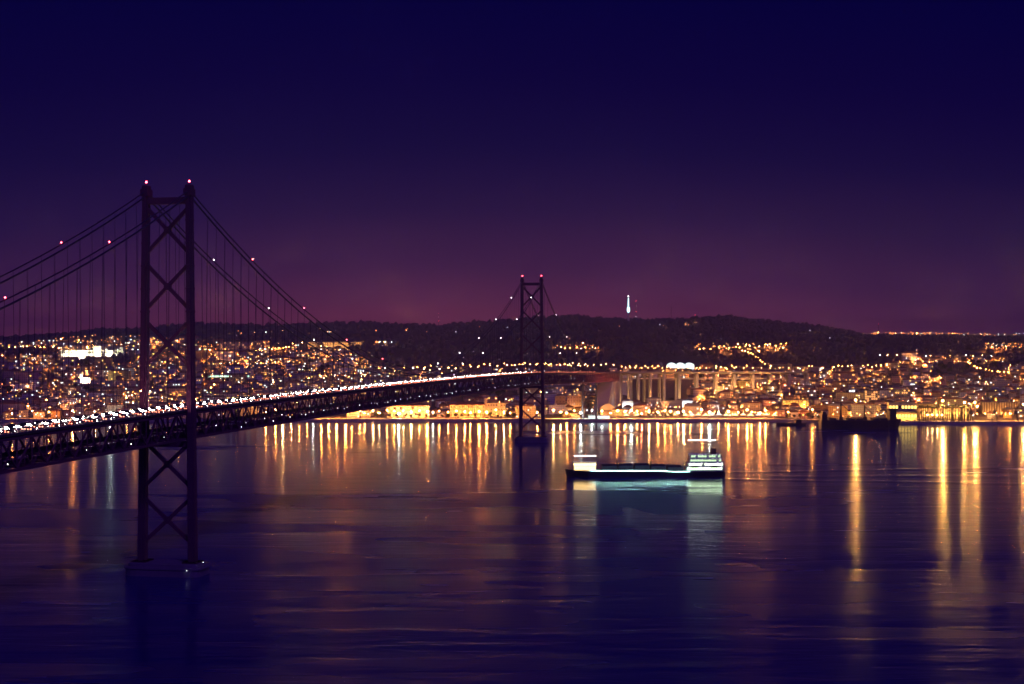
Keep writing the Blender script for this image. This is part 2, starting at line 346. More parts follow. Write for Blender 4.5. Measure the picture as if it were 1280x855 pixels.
# main and secondary cables
def cab(tt, sec=False):
    up = 2.6 if sec else 0
    if tt < 0:
        d = -tt; z = 185.2 - .405 * d + .000366 * d * d
    elif tt <= L:
        k = ((tt - L / 2) / (L / 2)) ** 2; z = 87.0 + (185.2 - 87.0) * k
        if sec: up = 2.6 + 1.8 * (1 - k)
    else:
        d = tt - L; z = 185.2 - .405 * d + .000366 * d * d - .012 * d
    return z + up
for s in (-1, 1):
    for sec in (False, True):
        pts = [(s * 11.2, tt, cab(tt, sec)) for tt in np.concatenate([np.linspace(-483, 0, 24), np.linspace(0, L, 60)[1:], np.linspace(L, L + 470, 24)[1:]])]
        MB().tube(pts, .42 if not sec else .30, 6).build('secondary_cable' if sec else 'main_cable', 'cable_steel', bridge)
for s in (-1, 1):
    for k in range(-20, 65):
        tt = k * 23.0 + 11.5 * 0
        if abs(tt) < 6 or abs(tt - L) < 6 or tt > L + 440 or cab(tt) - road(tt) < 3: continue
        m = MB()
        for dx in (-.35, .35): m.tube([(s * 11.2, tt + dx, cab(tt)), (s * 10.2, tt + dx, road(tt) - 1.6)], .085, 4)
        m.build('suspender', 'cable_steel', bridge)
        t2 = tt + 11.5
        if t2 < L - 8 and abs(t2) > 8 and t2 > -300 and cab(t2, True) - road(t2) > 9:
            MB().tube([(s * 11.2, t2, cab(t2, True)), (s * 10.2, t2, road(t2) - 1.6)], .12, 4).build('secondary_suspender', 'cable_steel', bridge)
    for k in range(-5, 17):
        tt = k * 86.0
        if k == 0 or tt > L + 380 or abs(tt - L) < 20: continue
        red = (s == 1 and tt < 400) or tt < 0
        MB().octa((s * 11.2, tt, cab(tt, True) + .9), .42 if tt < 400 else .5).build('cable_beacon', 'beacon_red_small' if red else 'beacon_white', bridge)
bl = MB().octa((0, 0, 0), .22).mesh('truss_lamp', 'truss_light')
for i, tt in enumerate(np.arange(-180, 1010, 7.1)):
    if i % 5 == 4 or (tt < 120 and (i * 7) % 5 < 2): continue
    inst('truss_lamp', bl, bridge, (8.8, float(tt), road(tt) - 11.0 + 1.1 * math.sin(i * 1.7) * (1.6 if tt < 150 else .5)))
pl = MB().octa((0, 0, 0), .15).mesh('pier_lamp', 'truss_light')
for x, y, z in ((14.5, -10.6, 3.6), (20.5, -5, 7.0)): inst('pier_lamp', pl, bridge, (x, y, z))
m = MB().beam((20.5, -5, 3.5), (20.5, -5, 6.8), .2); m.build('pier_lamp_post', 'lamp_pole', bridge)
# trestle pier on the north shore
zb = road(1496) - 14.6
for s in (-1, 1):
    MB().loft([[(s * 10 - 1.4, 1494, 0), (s * 10 + 1.4, 1494, 0), (s * 10 + 1.4, 1499, 0), (s * 10 - 1.4, 1499, 0)], [(s * 10 - 1, 1495, zb), (s * 10 + 1, 1495, zb), (s * 10 + 1, 1498, zb), (s * 10 - 1, 1498, zb)]]).build('trestle_leg', 'dark_steel', bridge)
    MB().beam((-s * 9.4, 1496.5 + s * .02, zb - 24), (s * 9.4, 1496.5 + s * .02, zb - 2), .8).build('trestle_brace', 'dark_steel', bridge)
MB().beam((-9, 1496.5, zb - 25), (9, 1496.5, zb - 25), 1.2).build('trestle_strut', 'dark_steel', bridge)
# anchorage block under the end of the trusses
m = MB(); za = road(1700) - 15.2
m.loft([[(-11, 1600, 2), (11, 1600, 2), (11, 1790, 2), (-11, 1790, 2)], [(-10, 1690, za), (10, 1690, za), (10, 1790, road(1790) - 15.2), (-10, 1790, road(1790) - 15.2)]])
m.build('anchorage', 'concrete', bridge)
m = MB().bx(-10.6, 10.6, 1789.4, 1798, 0, road(1789)); m.build('end_pier', 'concrete', bridge)

# ------------------------------------------------------------------ concrete approach viaduct
PXV = [771, 781, 793, 809, 827, 847, 870, 894, 917, 940, 962, 985, 1008]
YV = [2490, 2514, 2536, 2555, 2571, 2580, 2584, 2586, 2588, 2590, 2592, 2594, 2596]
via = tag(empty('viaduct', ((771 - 640) / F * 2490, 2490, 0)), 'pale concrete road viaduct on tall twin piers at the end of the bridge', 'viaduct')
vp = [((p - 640) / F * y, y) for p, y in zip(PXV, YV)]; ox, oy = vp[0]
zv = [CAMZ - (465.2 - HZ) / F * y for y in YV]
secs = []; par = [[], []]
for i, (x, y) in enumerate(vp):
    a, bb = vp[max(i - 1, 0)], vp[min(i + 1, len(vp) - 1)]; d = Vector((bb[0] - a[0], bb[1] - a[1])).normalized(); nrm = Vector((d.y, -d.x))
    X, Y = x - ox, y - oy; z = zv[i]
    if i == 0: X -= d.x * 4; Y -= d.y * 4
    sec = [(X + nrm.x * u, Y + nrm.y * u, z + h) for u, h in ((11, 0), (-11, 0), (-11, -.8), (-6, -2.6), (6, -2.6), (11, -.8))]
    secs.append(sec)
    for q, s in enumerate((11, -11)): par[q].append([(X + nrm.x * u, Y + nrm.y * u, z + h) for u, h in ((s - .3, 0), (s + .3, 0), (s + .3, 1.1), (s - .3, 1.1))])
    for u, nm, wdt in ((8.0, 'pier', 4.6), (-8.0, 'pier', 4.6)):
        if i == 0: continue
        px_, py_ = x + nrm.x * u, y + nrm.y * u; zg = float(terr(px_, py_)) - 4
        a_ = math.atan2(d.y, d.x); m = MB().box((X + nrm.x * u, Y + nrm.y * u, (zg + z - 2.62) / 2), (wdt, 3.6, z - 2.62 - zg), a_)
        m.build(nm, 'concrete', via)
    if i: MB().box((X, Y, z - 4.0), (3.6, 12.2, 2.6), math.atan2(d.y, d.x)).build('cross_beam', 'concrete', via)
    if 0 < i < len(vp) - 1:      # lower rail girder between piers
        MB().beam((X, Y, z - 11), (vp[i + 1][0] - ox, vp[i + 1][1] - oy, zv[i + 1] - 11), 7, 2.0).build('rail_girder', 'concrete', via)
MB().loft(secs).build('road_slab', 'concrete', via)
for i in (1, 3, 5, 6, 7, 8, 9, 10):  # glowing panels added in front of the viaduct to brighten its piers
    x, y = vp[i]; X, Y = x - ox, y - oy - 34; zg = float(terr(x, y - 34)) + 1.0
    if i < 5: zg += 5
    f = MB().bx(X - 2.6, X + 2.6, Y - .6, Y, zg, zg + 2.2).build('light_panel', 'dark_steel', via)
    MB().add([(X - 2.4, Y + .04, zg + .2), (X + 2.4, Y + .04, zg + .2), (X + 2.4, Y + .04, zg + 2), (X - 2.4, Y + .04, zg + 2)], [(3, 2, 1, 0)]).build('lens', 'viaduct_fill', f)
for q in par: MB().loft(q).build('parapet', 'concrete', via)

# ------------------------------------------------------------------ lamps
hd = {}
def lamp_mesh(mat, r):
    k = (mat, r)
    if k not in hd: hd[k] = MB().octa((0, 0, 0), r, r * .8).mesh('lamp_head', mat)
    return hd[k]
pm_ = {}
def pole_mesh(h, arm):
    k = (round(h, 1), arm)
    if k not in pm_:
        m = MB().tube([(0, 0, -.5), (0, 0, h * .5), (0, 0, h)], [.16, .12, .09], 6)
        if arm: m.tube([(0, 0, h), (arm, 0, h + .35)], .08, 4)
        m.box((0, 0, .25), (.5, .5, .5)); pm_[k] = m.mesh('pole', 'lamp_pole')
    return pm_[k]
NL = [0]
def lamp(loc, h, mat, r, label, group, arm=1.4, rz=0, name='street_lamp', cat='street lamp'):
    NL[0] += 1
    o = tag(empty(name, loc, rz), label, cat, group); inst('pole', pole_mesh(h, arm), o)
    inst('lamp_head', lamp_mesh(mat, r), o, (arm, 0, h + .15 - r * .2)); return o
def beside(p):
    for lim, txt in ((250, 'under the side span of the bridge'), (480, 'beyond the main span of the bridge'), (545, 'before the yellow riverside hall'), (640, 'before the cream riverside blocks'), (735, 'by the far bridge tower'), (776, 'by the steel trestle'), (852, 'before the viaduct piers'), (975, 'before the restaurant tents')):
        if p < lim: return txt
    return 'by the moored barge'
# along the water
shore_px = [14, 40, 62, 92, 118, 137, 168, 333, 345, 353, 363, 374, 385, 392, 401, 410, 421, 433, 440, 449, 455, 467, 475, 484, 492, 498, 505, 515, 524, 533, 541, 550, 561, 570, 580, 588, 600, 609, 619, 629, 638, 660, 672, 691, 700, 709, 719, 726, 739, 752, 764, 773, 781, 788, 796, 803, 812, 822, 830, 838, 848, 855, 862, 876, 887, 899, 911, 922, 933, 940, 951, 957]
bright = {92, 137, 353, 421, 433, 498, 533, 600, 609, 691, 709, 726, 773, 812, 822, 855, 876, 887, 911, 933, 951}
for i, p in enumerate(shore_px):
    dY = 6 + (i * 37 % 11) * 4; Y = float(shore((p - 640) / F * 2182)) + dY; X = (p - 640) / F * Y
    k = (i * 29) % 17
    mat = 'lamp_shore_cool' if p in (498, 739, 752, 788, 137) or k == 3 else ('lamp_shore_red' if p in (840, 803) else ('lamp_shore_warm' if k in (1, 6, 9, 14) else 'lamp_shore'))
    nmc = {'lamp_shore': 'amber', 'lamp_shore_warm': 'warm white', 'lamp_shore_cool': 'cold white', 'lamp_shore_red': 'reddish'}[mat]
    r = 1.3 if p in bright else random.choice([.7, .75, .9, 1.0])
    h = 8 + (i * 13 % 5)
    lamp((X, Y, 3.7), h, mat, r, '%s %s promenade lamp %s' % ('strong' if r > 1.1 else 'small' if r < .8 else 'medium', nmc, beside(p)), 'riverside promenade lamps %s' % nmc, 1.2, (i * 1.3) % 6.28)
# tall flood masts of the port
for p, py, r, wh in ((985, 515, .7, 'beside the moored barge'), (1015, 512, .8, 'between the barge and the dark cargo ship'), (1069, 500, 1.25, 'behind the dark cargo ship'), (1178, 501, 1.35, 'above the row of palms'), (1205, 503, .9, 'at the end of the row of palms'), (1218, 503, 1.35, 'between the palms and the portal crane'), (1221, 508, .8, 'shorter, beside the portal crane'), (1279, 505, 1.1, 'beside the columned warehouse'), (1245, 516, .5, 'low, under the middle portal crane'), (1262, 517, .5, 'low, between two portal cranes')):
    Y = 2135.0; X = (p - 640) / F * Y; Y = float(shore(X)) + 20; X = (p - 640) / F * Y; z = CAMZ - (py - HZ) / F * Y
    lamp((X, Y, 3.7), max(z - 3.7, 8), 'lamp_mast' if r > .85 else 'lamp_shore', r, 'bright amber flood mast on the port quay %s' % wh, 'port flood masts', .6, 0, 'flood_mast', 'flood mast')
for k, p in enumerate((1154, 1160, 1166, 1172)):
    Y = float(shore(250)) - 30; X = (p - 640) / F * 2140; Y = float(shore(X)) + 9
    lamp((X, Y, 3.7), 9, 'lamp_shore_warm', .5, 'small warm lamp on the quay in front of the port terminal', 'quay lamps by the terminal')
# roads on the hillside
def roadline(pts, n, mats, jit, label, group, r=.6, h=9):
    pts = np.array(pts, float); d = np.r_[0, np.cumsum(np.hypot(*np.diff(pts, axis=0).T))]
    for k in range(n):
        s = d[-1] * (k + random.uniform(-.25, .25) + .5) / n
        p = np.interp(s, d, pts[:, 0]); q = np.interp(s, d, pts[:, 1]) + random.uniform(-jit, jit)
        X, Y, Z = hit(p, q + 4); rr = r * random.choice([.8, 1, 1, 1.25]) * Y / 2700
        lamp((X, Y, Z), h, random.choice(mats), round(rr, 1) or .5, label, group)
M1 = ['lamp_road', 'lamp_road', 'lamp_road_warm']
roadline([(482, 464), (520, 461), (560, 459), (640, 457), (700, 456), (770, 458)], 34, M1, 1.2, 'amber lamp on the hill road above the bridge deck', 'lamps of the hill road')
roadline([(770, 459), (840, 461), (905, 460), (985, 459)], 22, M1, 1.2, 'amber lamp along the road behind the concrete viaduct', 'lamps behind the viaduct')
roadline([(988, 461), (1050, 460), (1110, 459)], 20, M1, 1.5, 'amber lamp on the terrace road above the port roofs', 'lamps of the terrace road')
roadline([(1206, 453), (1222, 462), (1240, 466), (1262, 468)], 12, ['lamp_road'], .5, 'amber lamp on the steep street climbing the right-bank spur', 'lamps of the steep street', .8)
roadline([(1095, 445), (1140, 446), (1185, 446), (1245, 446)], 14, ['lamp_road_cool', 'lamp_road_warm'], 1, 'white lamp on the dark upper ridge road', 'lamps of the upper ridge road', .5)
roadline([(252, 446), (300, 444), (330, 439), (366, 432), (380, 431)], 30, M1, 2.0, 'amber lamp on the broad avenue climbing to the long apartment block', 'avenue lamps')
roadline([(0, 437), (40, 434), (80, 436), (120, 434)], 16, M1, 1.5, 'amber lamp on the street beside the floodlit palace', 'lamps by the palace')
roadline([(870, 439), (905, 436), (940, 434), (985, 432)], 18, M1, 2.0, 'amber lamp in the estate set in the dark wooded hill', 'estate lamps')
roadline([(925, 439), (942, 446), (957, 457)], 10, M1, 1.5, 'amber lamp on the lane running down from the wooded estate', 'lane lamps')
roadline([(690, 437), (715, 435), (748, 437)], 9, M1, 1.5, 'amber lamp in a clearing of the wooded hill', 'clearing lamps')
# lamps of the viaduct and of the bridge deck
for i in range(1, len(vp) - 1):
    for s in (0, .5):
        x = vp[i][0] * (1 - s) + vp[i + 1][0] * s; y = vp[i][1] * (1 - s) + vp[i + 1][1] * s; z = zv[i] * (1 - s) + zv[i + 1] * s
        lamp((x, y, z + .5), 7, 'lamp_road_warm', .5, 'warm lamp on the deck of the concrete viaduct', 'viaduct lamps')
for k, tt in enumerate(np.arange(-150, 1500, 46.0)):
    s = -1 if k % 2 else 1
    lamp(BW(s * 10.1, float(tt), road(tt) + .2), 9.5, 'lamp_road_warm' if tt > 60 else 'lamp_road', .28 if tt < 600 else .42, 'slim lamp post with a short arm on the %s parapet of the bridge deck' % ('west' if s < 0 else 'east'), 'bridge lamp posts', 1.6, TH + (0 if s < 0 else math.pi))

# ------------------------------------------------------------------ cars on the bridge
def car_meshes(pi):
    b_ = MB(); prof = [(-2.1, .35), (-2.15, .75), (-1.95, .98), (-1.1, 1.02), (1.0, .98), (1.95, .82), (2.12, .6), (2.1, .35)]
    b_.loft([[(s * .86, y, z) for y, z in prof] for s in (-1, 1)])
    c_ = MB(); p2 = [(-1.85, .98), (-1.25, 1.45), (.3, 1.48), (1.05, .99)]
    c_.loft([[(s * (.82 if z < 1.2 else .66), y, z) for y, z in p2] for s in (-1, 1)])
    return b_.mesh('body', 'car_paint_%d' % pi), c_.mesh('cabin', 'glass')
CM = [car_meshes(i) for i in range(5)]
def lens(w_, h_, sg): return [(-w_ / 2, 0, -h_ / 2), (w_ / 2, 0, -h_ / 2), (w_ / 2, 0, h_ / 2), (-w_ / 2, 0, h_ / 2)], [(3, 2, 1, 0) if sg > 0 else (0, 1, 2, 3)]
hl = MB().add(*lens(.58, .34, 1)).mesh('headlight', 'head_light'); tl = MB().add(*lens(.52, .34, -1)).mesh('taillight', 'tail_light')
wh_ = MB().tube([(-.11, 0, 0), (.11, 0, 0)], .33, 10).mesh('wheel', 'tyre')
cn = ['black', 'silver', 'dark red', 'blue', 'white']
LN = {-8.7: 'lane beside the west railing', -6.2: 'second lane from the west railing', -3.7: 'third lane from the west railing', -1.5: 'lane beside the median', 3.6: 'inner lane', 6.2: 'middle lane', 8.7: 'lane beside the east railing'}
ncar = 0; farhl = MB(); farbody = MB(); fartl = MB()
def lanes():
    for v, south in ((-8.7, 1), (-6.2, 1), (-3.7, 1), (-1.5, 1), (3.6, 0), (6.2, 0), (8.7, 0)):
        tt = -190 + random.uniform(0, 8)
        while tt < 1490:
            yield v, tt, south
            if not south: tt += random.uniform(11, 20)
            elif -112 < tt < -85: tt += random.uniform(12, 18)
            else: tt += random.uniform(8.5, 11.5) if tt < 150 else random.uniform(13, 19)
allc = sorted(lanes(), key=lambda a: a[1])
for v, tt, south in allc:
    z = road(tt) + .004
    if ncar < 298:
        ncar += 1; pi = random.randrange(5)
        o = tag(empty('car', BW(v, tt, z), TH + (math.pi if south else 0)),
                '%s car on the bridge, %s, %s' % (cn[pi], LN[v], 'headlights on' if south else 'tail lights glowing'), 'car', '%s cars %s' % (cn[pi], 'coming over the bridge' if south else 'leaving over the bridge'))
        inst('body', CM[pi][0], o); inst('cabin', CM[pi][1], o)
        for s in (-1, 1):
            inst('headlight', hl, o, (s * .6, 2.12, .66)); inst('taillight', tl, o, (s * .62, -2.16, .78))
            if tt < 150:
                for yy in (-1.3, 1.3): inst('wheel', wh_, o, (s * .78, yy, .33))
    else:
        x, y, zz = BW(v, tt, z); farbody.box((x, y, zz + .6), (1.7, 4.2, .8), TH); farbody.box((x, y, zz + 1.2), (1.4, 2.1, .4), TH)
        sg = -1 if south else 1
        for s in (-1, 1):
            x, y, zz = BW(v + s * .6, tt - 2.2, z + .7); 
            c_, s_ = math.cos(TH), math.sin(TH); w2 = .3; (farhl if south else fartl).add([(x - w2 * c_, y - w2 * s_, zz - .18), (x + w2 * c_, y + w2 * s_, zz - .18), (x + w2 * c_, y + w2 * s_, zz + .18), (x - w2 * c_, y - w2 * s_, zz + .18)], [(0, 1, 2, 3)])
tag(farbody.build('distant_cars', 'car_paint_0'), 'distant line of cars on the far half of the bridge', 'traffic', kind='stuff')
tag(farhl.build('distant_headlights', 'head_light'), 'distant headlights strung along the far half of the bridge', 'traffic', kind='stuff')
tag(fartl.build('distant_taillights', 'tail_light'), 'distant tail lights strung along the far half of the bridge', 'traffic', kind='stuff')

# ------------------------------------------------------------------ buildings
winm = {}
def win_mesh(w_, h_, mat):
    k = (w_, h_, mat)
    if k not in winm: winm[k] = MB().box((0, 0, 0), (w_, .16, h_)).mesh('window', mat)
    return winm[k]
def hip(w_, d_, z, rh, ov=.5, gable=False):
    a, b_ = w_ / 2 + ov, d_ / 2 + ov; r_ = a if gable else max(a - b_, a * .15)
    return MB().add([(-a, -b_, z), (a, -b_, z), (a, b_, z), (-a, b_, z), (-r_, 0, z + rh), (r_, 0, z + rh), (-a, -b_, z - .3), (a, -b_, z - .3), (a, b_, z - .3), (-a, b_, z - .3)],
                    [(0, 1, 5, 4), (1, 2, 5), (2, 3, 4, 5), (3, 0, 4), (6, 7, 1, 0), (7, 8, 2, 1), (8, 9, 3, 2), (9, 6, 0, 3), (9, 8, 7, 6)])
def floods(o, w_, d_, n, mat, dist=11, h=1.6, wid=3.0):
    for k in range(n):
        x = -w_ / 2 + w_ * (k + .5) / n
        hb = MB(); hb.bx(x - wid / 2 - .1, x + wid / 2 + .1, -d_ / 2 - dist - .5, -d_ / 2 - dist, .2, .2 + h)
        f = hb.build('light_panel', 'dark_steel', o)
        MB().add([(x - wid / 2, -d_ / 2 - dist + .03, .4), (x + wid / 2, -d_ / 2 - dist + .03, .4), (x + wid / 2, -d_ / 2 - dist + .03, h), (x - wid / 2, -d_ / 2 - dist + .03, h)], [(3, 2, 1, 0)]).build('lens', mat, f)
LAND = []
def rect(px0, px1, yt, yb, dmin=8):
    X, Y, Z = hit((px0 + px1) / 2, yb); s = Y / F
    return X, Y, Z, (px1 - px0) * s, (yb - yt) * s
def landmark(name, px0, px1, yt, yb, depth, label, cat='building', wall='plain_cream', roof=None, rh=3, floor_rows=0, cols=0, wmat='glass', ww=1.4, wh=2.0, flood=None, nf=4, gable=False, rz=None, fd=11, keep=True, lit=1.0):
    X, Y, Z, W, H = rect(px0, px1, yt, yb); rz = -math.atan2(X, Y) * .5 if rz is None else rz
    o = tag(empty(name, (X, Y + depth / 2, Z), rz), label, cat)
    if roof: H2 = max(H - rh, 2)
    else: H2 = H
    MB().bx(-W / 2, W / 2, -depth / 2, depth / 2, -5, H2).build('wall', wall, o)
    if roof: hip(W, depth, H2 + .31, rh, .6, gable).build('roof', roof, o)
    else: MB().bx(-W / 2 - .4, W / 2 + .4, -depth / 2 - .4, depth / 2 + .4, H2 + .003, H2 + .6).build('roof', 'roof_grey', o)
    for r_ in range(floor_rows):
        for c_ in range(cols):
            mt = wmat if random.random() < lit else 'glass'
            inst('window', win_mesh(ww, wh, mt), o, (-W / 2 + W * (c_ + .5) / cols, -depth / 2 - .06, H2 * (r_ + .55) / floor_rows))
    if flood: floods(o, W, depth, nf, flood, fd)
    LAND.append((X, Y + depth / 2, max(W, depth) / 2 + 4)); return o, W, H2
# floodlit palace on the hill
o, W, H = landmark('palace', 76, 150, 438, 449, 34, 'long white floodlit palace with rows of windows on the hill', 'palace', 'plain_white', None, 3, 2, 26, 'glass', 2.2, 3.6, 'flood_white', 10, fd=19)
MB().bx(W * .02, W * .16, -19, 15, -4, H + 9).build('corner_tower', 'plain_white', o)
MB().bx(W * .46, W * .52, -19, 15, -4, H + 7).build('corner_tower', 'plain_white', o)
m = hip(W * .13, 20, H + .6, 5); m.build('central_roof', 'roof_grey', o)
# floodlit church
o, W, H = landmark('church', 101, 111, 470, 479, 24, 'small white floodlit church with a bell tower among dark houses', 'church', 'plain_white', 'roof_terracotta', 4, 1, 2, 'glass', 1.2, 2.5, 'flood_white', 2, True, fd=9)
m = MB().bx(-W / 2 - 3, -W / 2 + 1.5, -12.3, -7.5, -4, H + 7); m.loft([[(-W / 2 - 3, -12.3, H + 7), (-W / 2 + 1.5, -12.3, H + 7), (-W / 2 + 1.5, -7.5, H + 7), (-W / 2 - 3, -7.5, H + 7)], [(-W / 2 - .8, -10, H + 12), (-W / 2 - .7, -10, H + 12), (-W / 2 - .7, -9.9, H + 12), (-W / 2 - .8, -9.9, H + 12)]]); m.build('bell_tower', 'plain_white', o)
landmark('apartment_block', 273, 318, 427.5, 438, 18, 'long pale apartment slab at the top of the avenue', wall='wall_cream', floor_rows=4, cols=20, wmat='lit_warm', lit=.2)
landmark('apartment_block', 318, 337, 426, 437, 18, 'taller warm apartment block joined to the long pale slab', wall='wall_pink', floor_rows=4, cols=8, wmat='lit_warm', lit=.35)
landmark('hospital', 384, 452, 427.5, 434.5, 22, 'long amber-lit institution with one row of bright windows below the wood', wall='plain_cream', floor_rows=2, cols=24, wmat='lit_warm', lit=.6, flood='flood_warm', nf=6, fd=14)
landmark('hall', 258, 311, 468, 474, 30, 'long flat hall with a pale green lit front above the bridge', wall='plain_white', floor_rows=1, cols=18, wmat='lit_green', ww=4, wh=2.6)
landmark('hall', 255, 295, 493, 503, 24, 'low flat hall with a lit eave just behind the bridge deck', wall='wall_grey', floor_rows=1, cols=12, wmat='lit_yellow', ww=2.4, wh=1.2)
landmark('pavilion', 446, 468, 461, 467, 16, 'white pavilion with glowing columns above the bridge deck', wall='plain_white', floor_rows=1, cols=7, wmat='lit_cool', ww=1.6, wh=3)
o, W, H = landmark('power_station', 484, 536, 504, 522, 30, 'long yellow floodlit riverside hall with a row of tall windows', 'building', 'plain_cream', 'roof_terracotta', 4, 2, 14, 'lit_yellow', 2.2, 3.2, 'flood_warm', 6, lit=.75, fd=9)
o, W, H = landmark('riverside_school', 562, 606, 503, 522, 26, 'cream three-storey riverside building with rows of dark windows', wall='wall_cream', roof='roof_terracotta', rh=4, floor_rows=3, cols=12, wmat='lit_warm', lit=.3, flood='flood_warm', nf=2)
o, W, H = landmark('riverside_block', 609, 632, 504, 521, 26, 'cream riverside block with a square corner tower', wall='plain_cream', floor_rows=3, cols=7, wmat='lit_warm', lit=.3, flood='flood_warm', nf=2)
MB().bx(-W / 2 - 5, -W / 2 - .01, -13, -6, -4, H + 7).build('corner_tower', 'plain_cream', o)
landmark('warehouse', 694, 707, 495, 514, 22, 'tall brown slab warehouse beside the bridge tower', wall='plain_brown', floor_rows=4, cols=3, wmat='glass', lit=.1)
landmark('warehouse', 709, 727, 495, 513, 22, 'tall pale brown warehouse next to the steel trestle', wall='wall_pink', floor_rows=4, cols=5, wmat='glass', flood='flood_warm', nf=2)
# arched hangar by the anchorage
X, Y, Z, W, H = rect(750, 769, 505, 520); o = tag(empty('arched_hangar', (X, Y + 14, Z)), 'round-roofed pale hangar at the foot of the anchorage', 'hangar')
arc = [(-W / 2, 0)] + [(-W / 2 * math.cos(math.pi * k / 12), H * .45 + H * .55 * math.sin(math.pi * k / 12)) for k in range(13)] + [(W / 2, 0)]
MB().loft([[(x, y, z) for x, z in arc] for y in (-14, 14)]).build('vault', 'plain_cream', o); MB().bx(-W * .3, W * .3, -14.15, -14, .2, H * .5).build('door', 'plain_brown', o); floods(o, W, 28, 2, 'flood_warm', 8); LAND.append((X, Y + 14, 20))
o, W, H = landmark('white_block', 778, 792, 499, 514, 20, 'plain white windowless block with a sloped shoulder by the viaduct', wall='plain_white', roof='roof_grey', rh=3, flood='flood_cool', nf=2, fd=8)
o, W, H = landmark('marquee', 736, 762, 519, 523.5, 12, 'low glowing white marquee beneath the steel trestle', 'marquee', 'tent_white', 'roof_grey', 1.2)
landmark('chapel', 847, 866, 499, 509, 14, 'small blue-white gabled hall behind the dock restaurants', wall='plain_white', roof='roof_grey', rh=3, floor_rows=1, cols=5, wmat='lit_cool', flood='flood_cool', nf=2, fd=7, gable=True)
# bright tented hall on the ridge road
X, Y, Z, W, H = rect(835, 868, 453.5, 460.5); o = tag(empty('tented_hall', (X, Y + 12, Z)), 'brilliant white tented sports hall with a scalloped roof on the hill road', 'hall')
m = MB(); top = []
for k in range(25):
    u = k / 24; top.append((-W / 2 + W * u, H * (.6 + .4 * abs(math.sin(3 * math.pi * u)))))
m.loft([[(x, y, z) for x, z in [(W / 2, -2), (-W / 2, -2)] + top] for y in (-12, 12)]); m.build('membrane', 'tent_white', o); LAND.append((X, Y + 12, 36))
for k in range(4): MB().tube([(-W / 2 + W * k / 3, -12.4, -2), (-W / 2 + W * k / 3, -12.4, H * 1.06)], .3, 6).build('mast', 'lamp_pole', o)
landmark('factory', 979, 1012, 500.5, 510, 22, 'yellow-green floodlit flat building with dark palms in front', wall='wall_pale yellow', floor_rows=2, cols=9, wmat='lit_yellow', lit=.5, flood='flood_warm', nf=4, fd=7)
o, W, H = landmark('port_terminal', 1113, 1147, 504, 526, 24, 'wide cream port terminal with a lit arcade and two storeys of windows', wall='plain_cream', floor_rows=2, cols=9, wmat='lit_yellow', ww=3, wh=4, lit=.8, flood='flood_warm', nf=4, fd=8)
MB().bx(-W / 2 - .6, W / 2 + .6, -15, -12.5, H * .48, H * .53).build('canopy', 'roof_grey', o)
landmark('warehouse', 1151, 1213, 508, 523, 24, 'long yellow floodlit warehouse behind the row of palms', 'warehouse', 'plain_cream', 'roof_brown', 3, 1, 16, 'lit_yellow', 3, 3.5, 'flood_warm', 7, lit=.6, fd=9)
landmark('port_office', 1085, 1101, 507, 517, 16, 'cream port office with tall window bays behind the cargo ship', wall='plain_cream', floor_rows=1, cols=5, wmat='lit_warm', ww=1.8, wh=5, lit=.5, flood='flood_warm', nf=2, fd=8)
landmark('port_shed', 1060, 1081, 512, 519, 16, 'low amber-lit shed behind the cargo ship', wall='plain_cream', roof='roof_brown', rh=2.5, flood='flood_warm', nf=2, fd=8)
o, W, H = landmark('columned_warehouse', 1231, 1273, 503, 518, 22, 'long warehouse with pale columns and dark bays on the port', 'warehouse', 'plain_brown', None, flood='flood_warm', nf=3, fd=9)
for k in range(15): MB().box((-W / 2 + W * k / 14, -11.4, H / 2), (1.3, .8, H)).build('column', 'plain_cream', o)
landmark('apartment_block', 1082, 1100, 489, 503, 16, 'pale apartment block with a grid of lit windows behind the port', wall='plain_cream', floor_rows=5, cols=7, wmat='lit_warm', lit=.45, ww=2)
landmark('apartment_block', 1120, 1138, 487, 501, 16, 'greyish apartment block with scattered lit windows behind the port terminal', wall='wall_grey', floor_rows=5, cols=7, wmat='lit_warm', lit=.3, ww=2)
landmark('tower_block', 1112, 1124, 461, 474, 16, 'dark tower block rising beside the lit overpass', wall='plain_brown', floor_rows=5, cols=4, wmat='lit_warm', lit=.15)
landmark('office_block', 1058, 1073, 487, 497, 16, 'flat office block with a pale blue lit top storey', wall='wall_grey', floor_rows=2, cols=4, wmat='lit_cool', ww=3.4, wh=2.4, lit=.5)
o, W, H = landmark('church', 973, 979, 489, 498, 18, 'small yellow floodlit church with a pointed spire', 'church', 'plain_cream', 'roof_terracotta', 3, flood='flood_warm', nf=1, fd=8)
MB().loft([[(-2, -9.2, -2), (2, -9.2, -2), (2, -5.2, -2), (-2, -5.2, -2)], [(-2, -9.2, H + 5), (2, -9.2, H + 5), (2, -5.2, H + 5), (-2, -5.2, H + 5)], [(-.1, -7.3, H + 12), (.1, -7.3, H + 12), (.1, -7.1, H + 12), (-.1, -7.1, H + 12)]]).build('spire', 'plain_cream', o)
# overpass
X, Y, Z = hit(1094, 467); W = 34 * Y / F
o = tag(empty('overpass', (X, Y, Z)), 'short straight overpass with a brightly lit parapet', 'overpass')
MB().bx(-W / 2, W / 2, -5, 5, 5.2, 6.4).build('deck', 'concrete', o); MB().bx(-W / 2, W / 2, -5.3, -5.02, 5.8, 7).build('light_strip', 'lit_warm', o)
for k in range(4): MB().box((-W / 2 + W * (k + .5) / 4, 0, 1.5), (1.6, 6, 7.3)).build('pier', 'concrete', o)
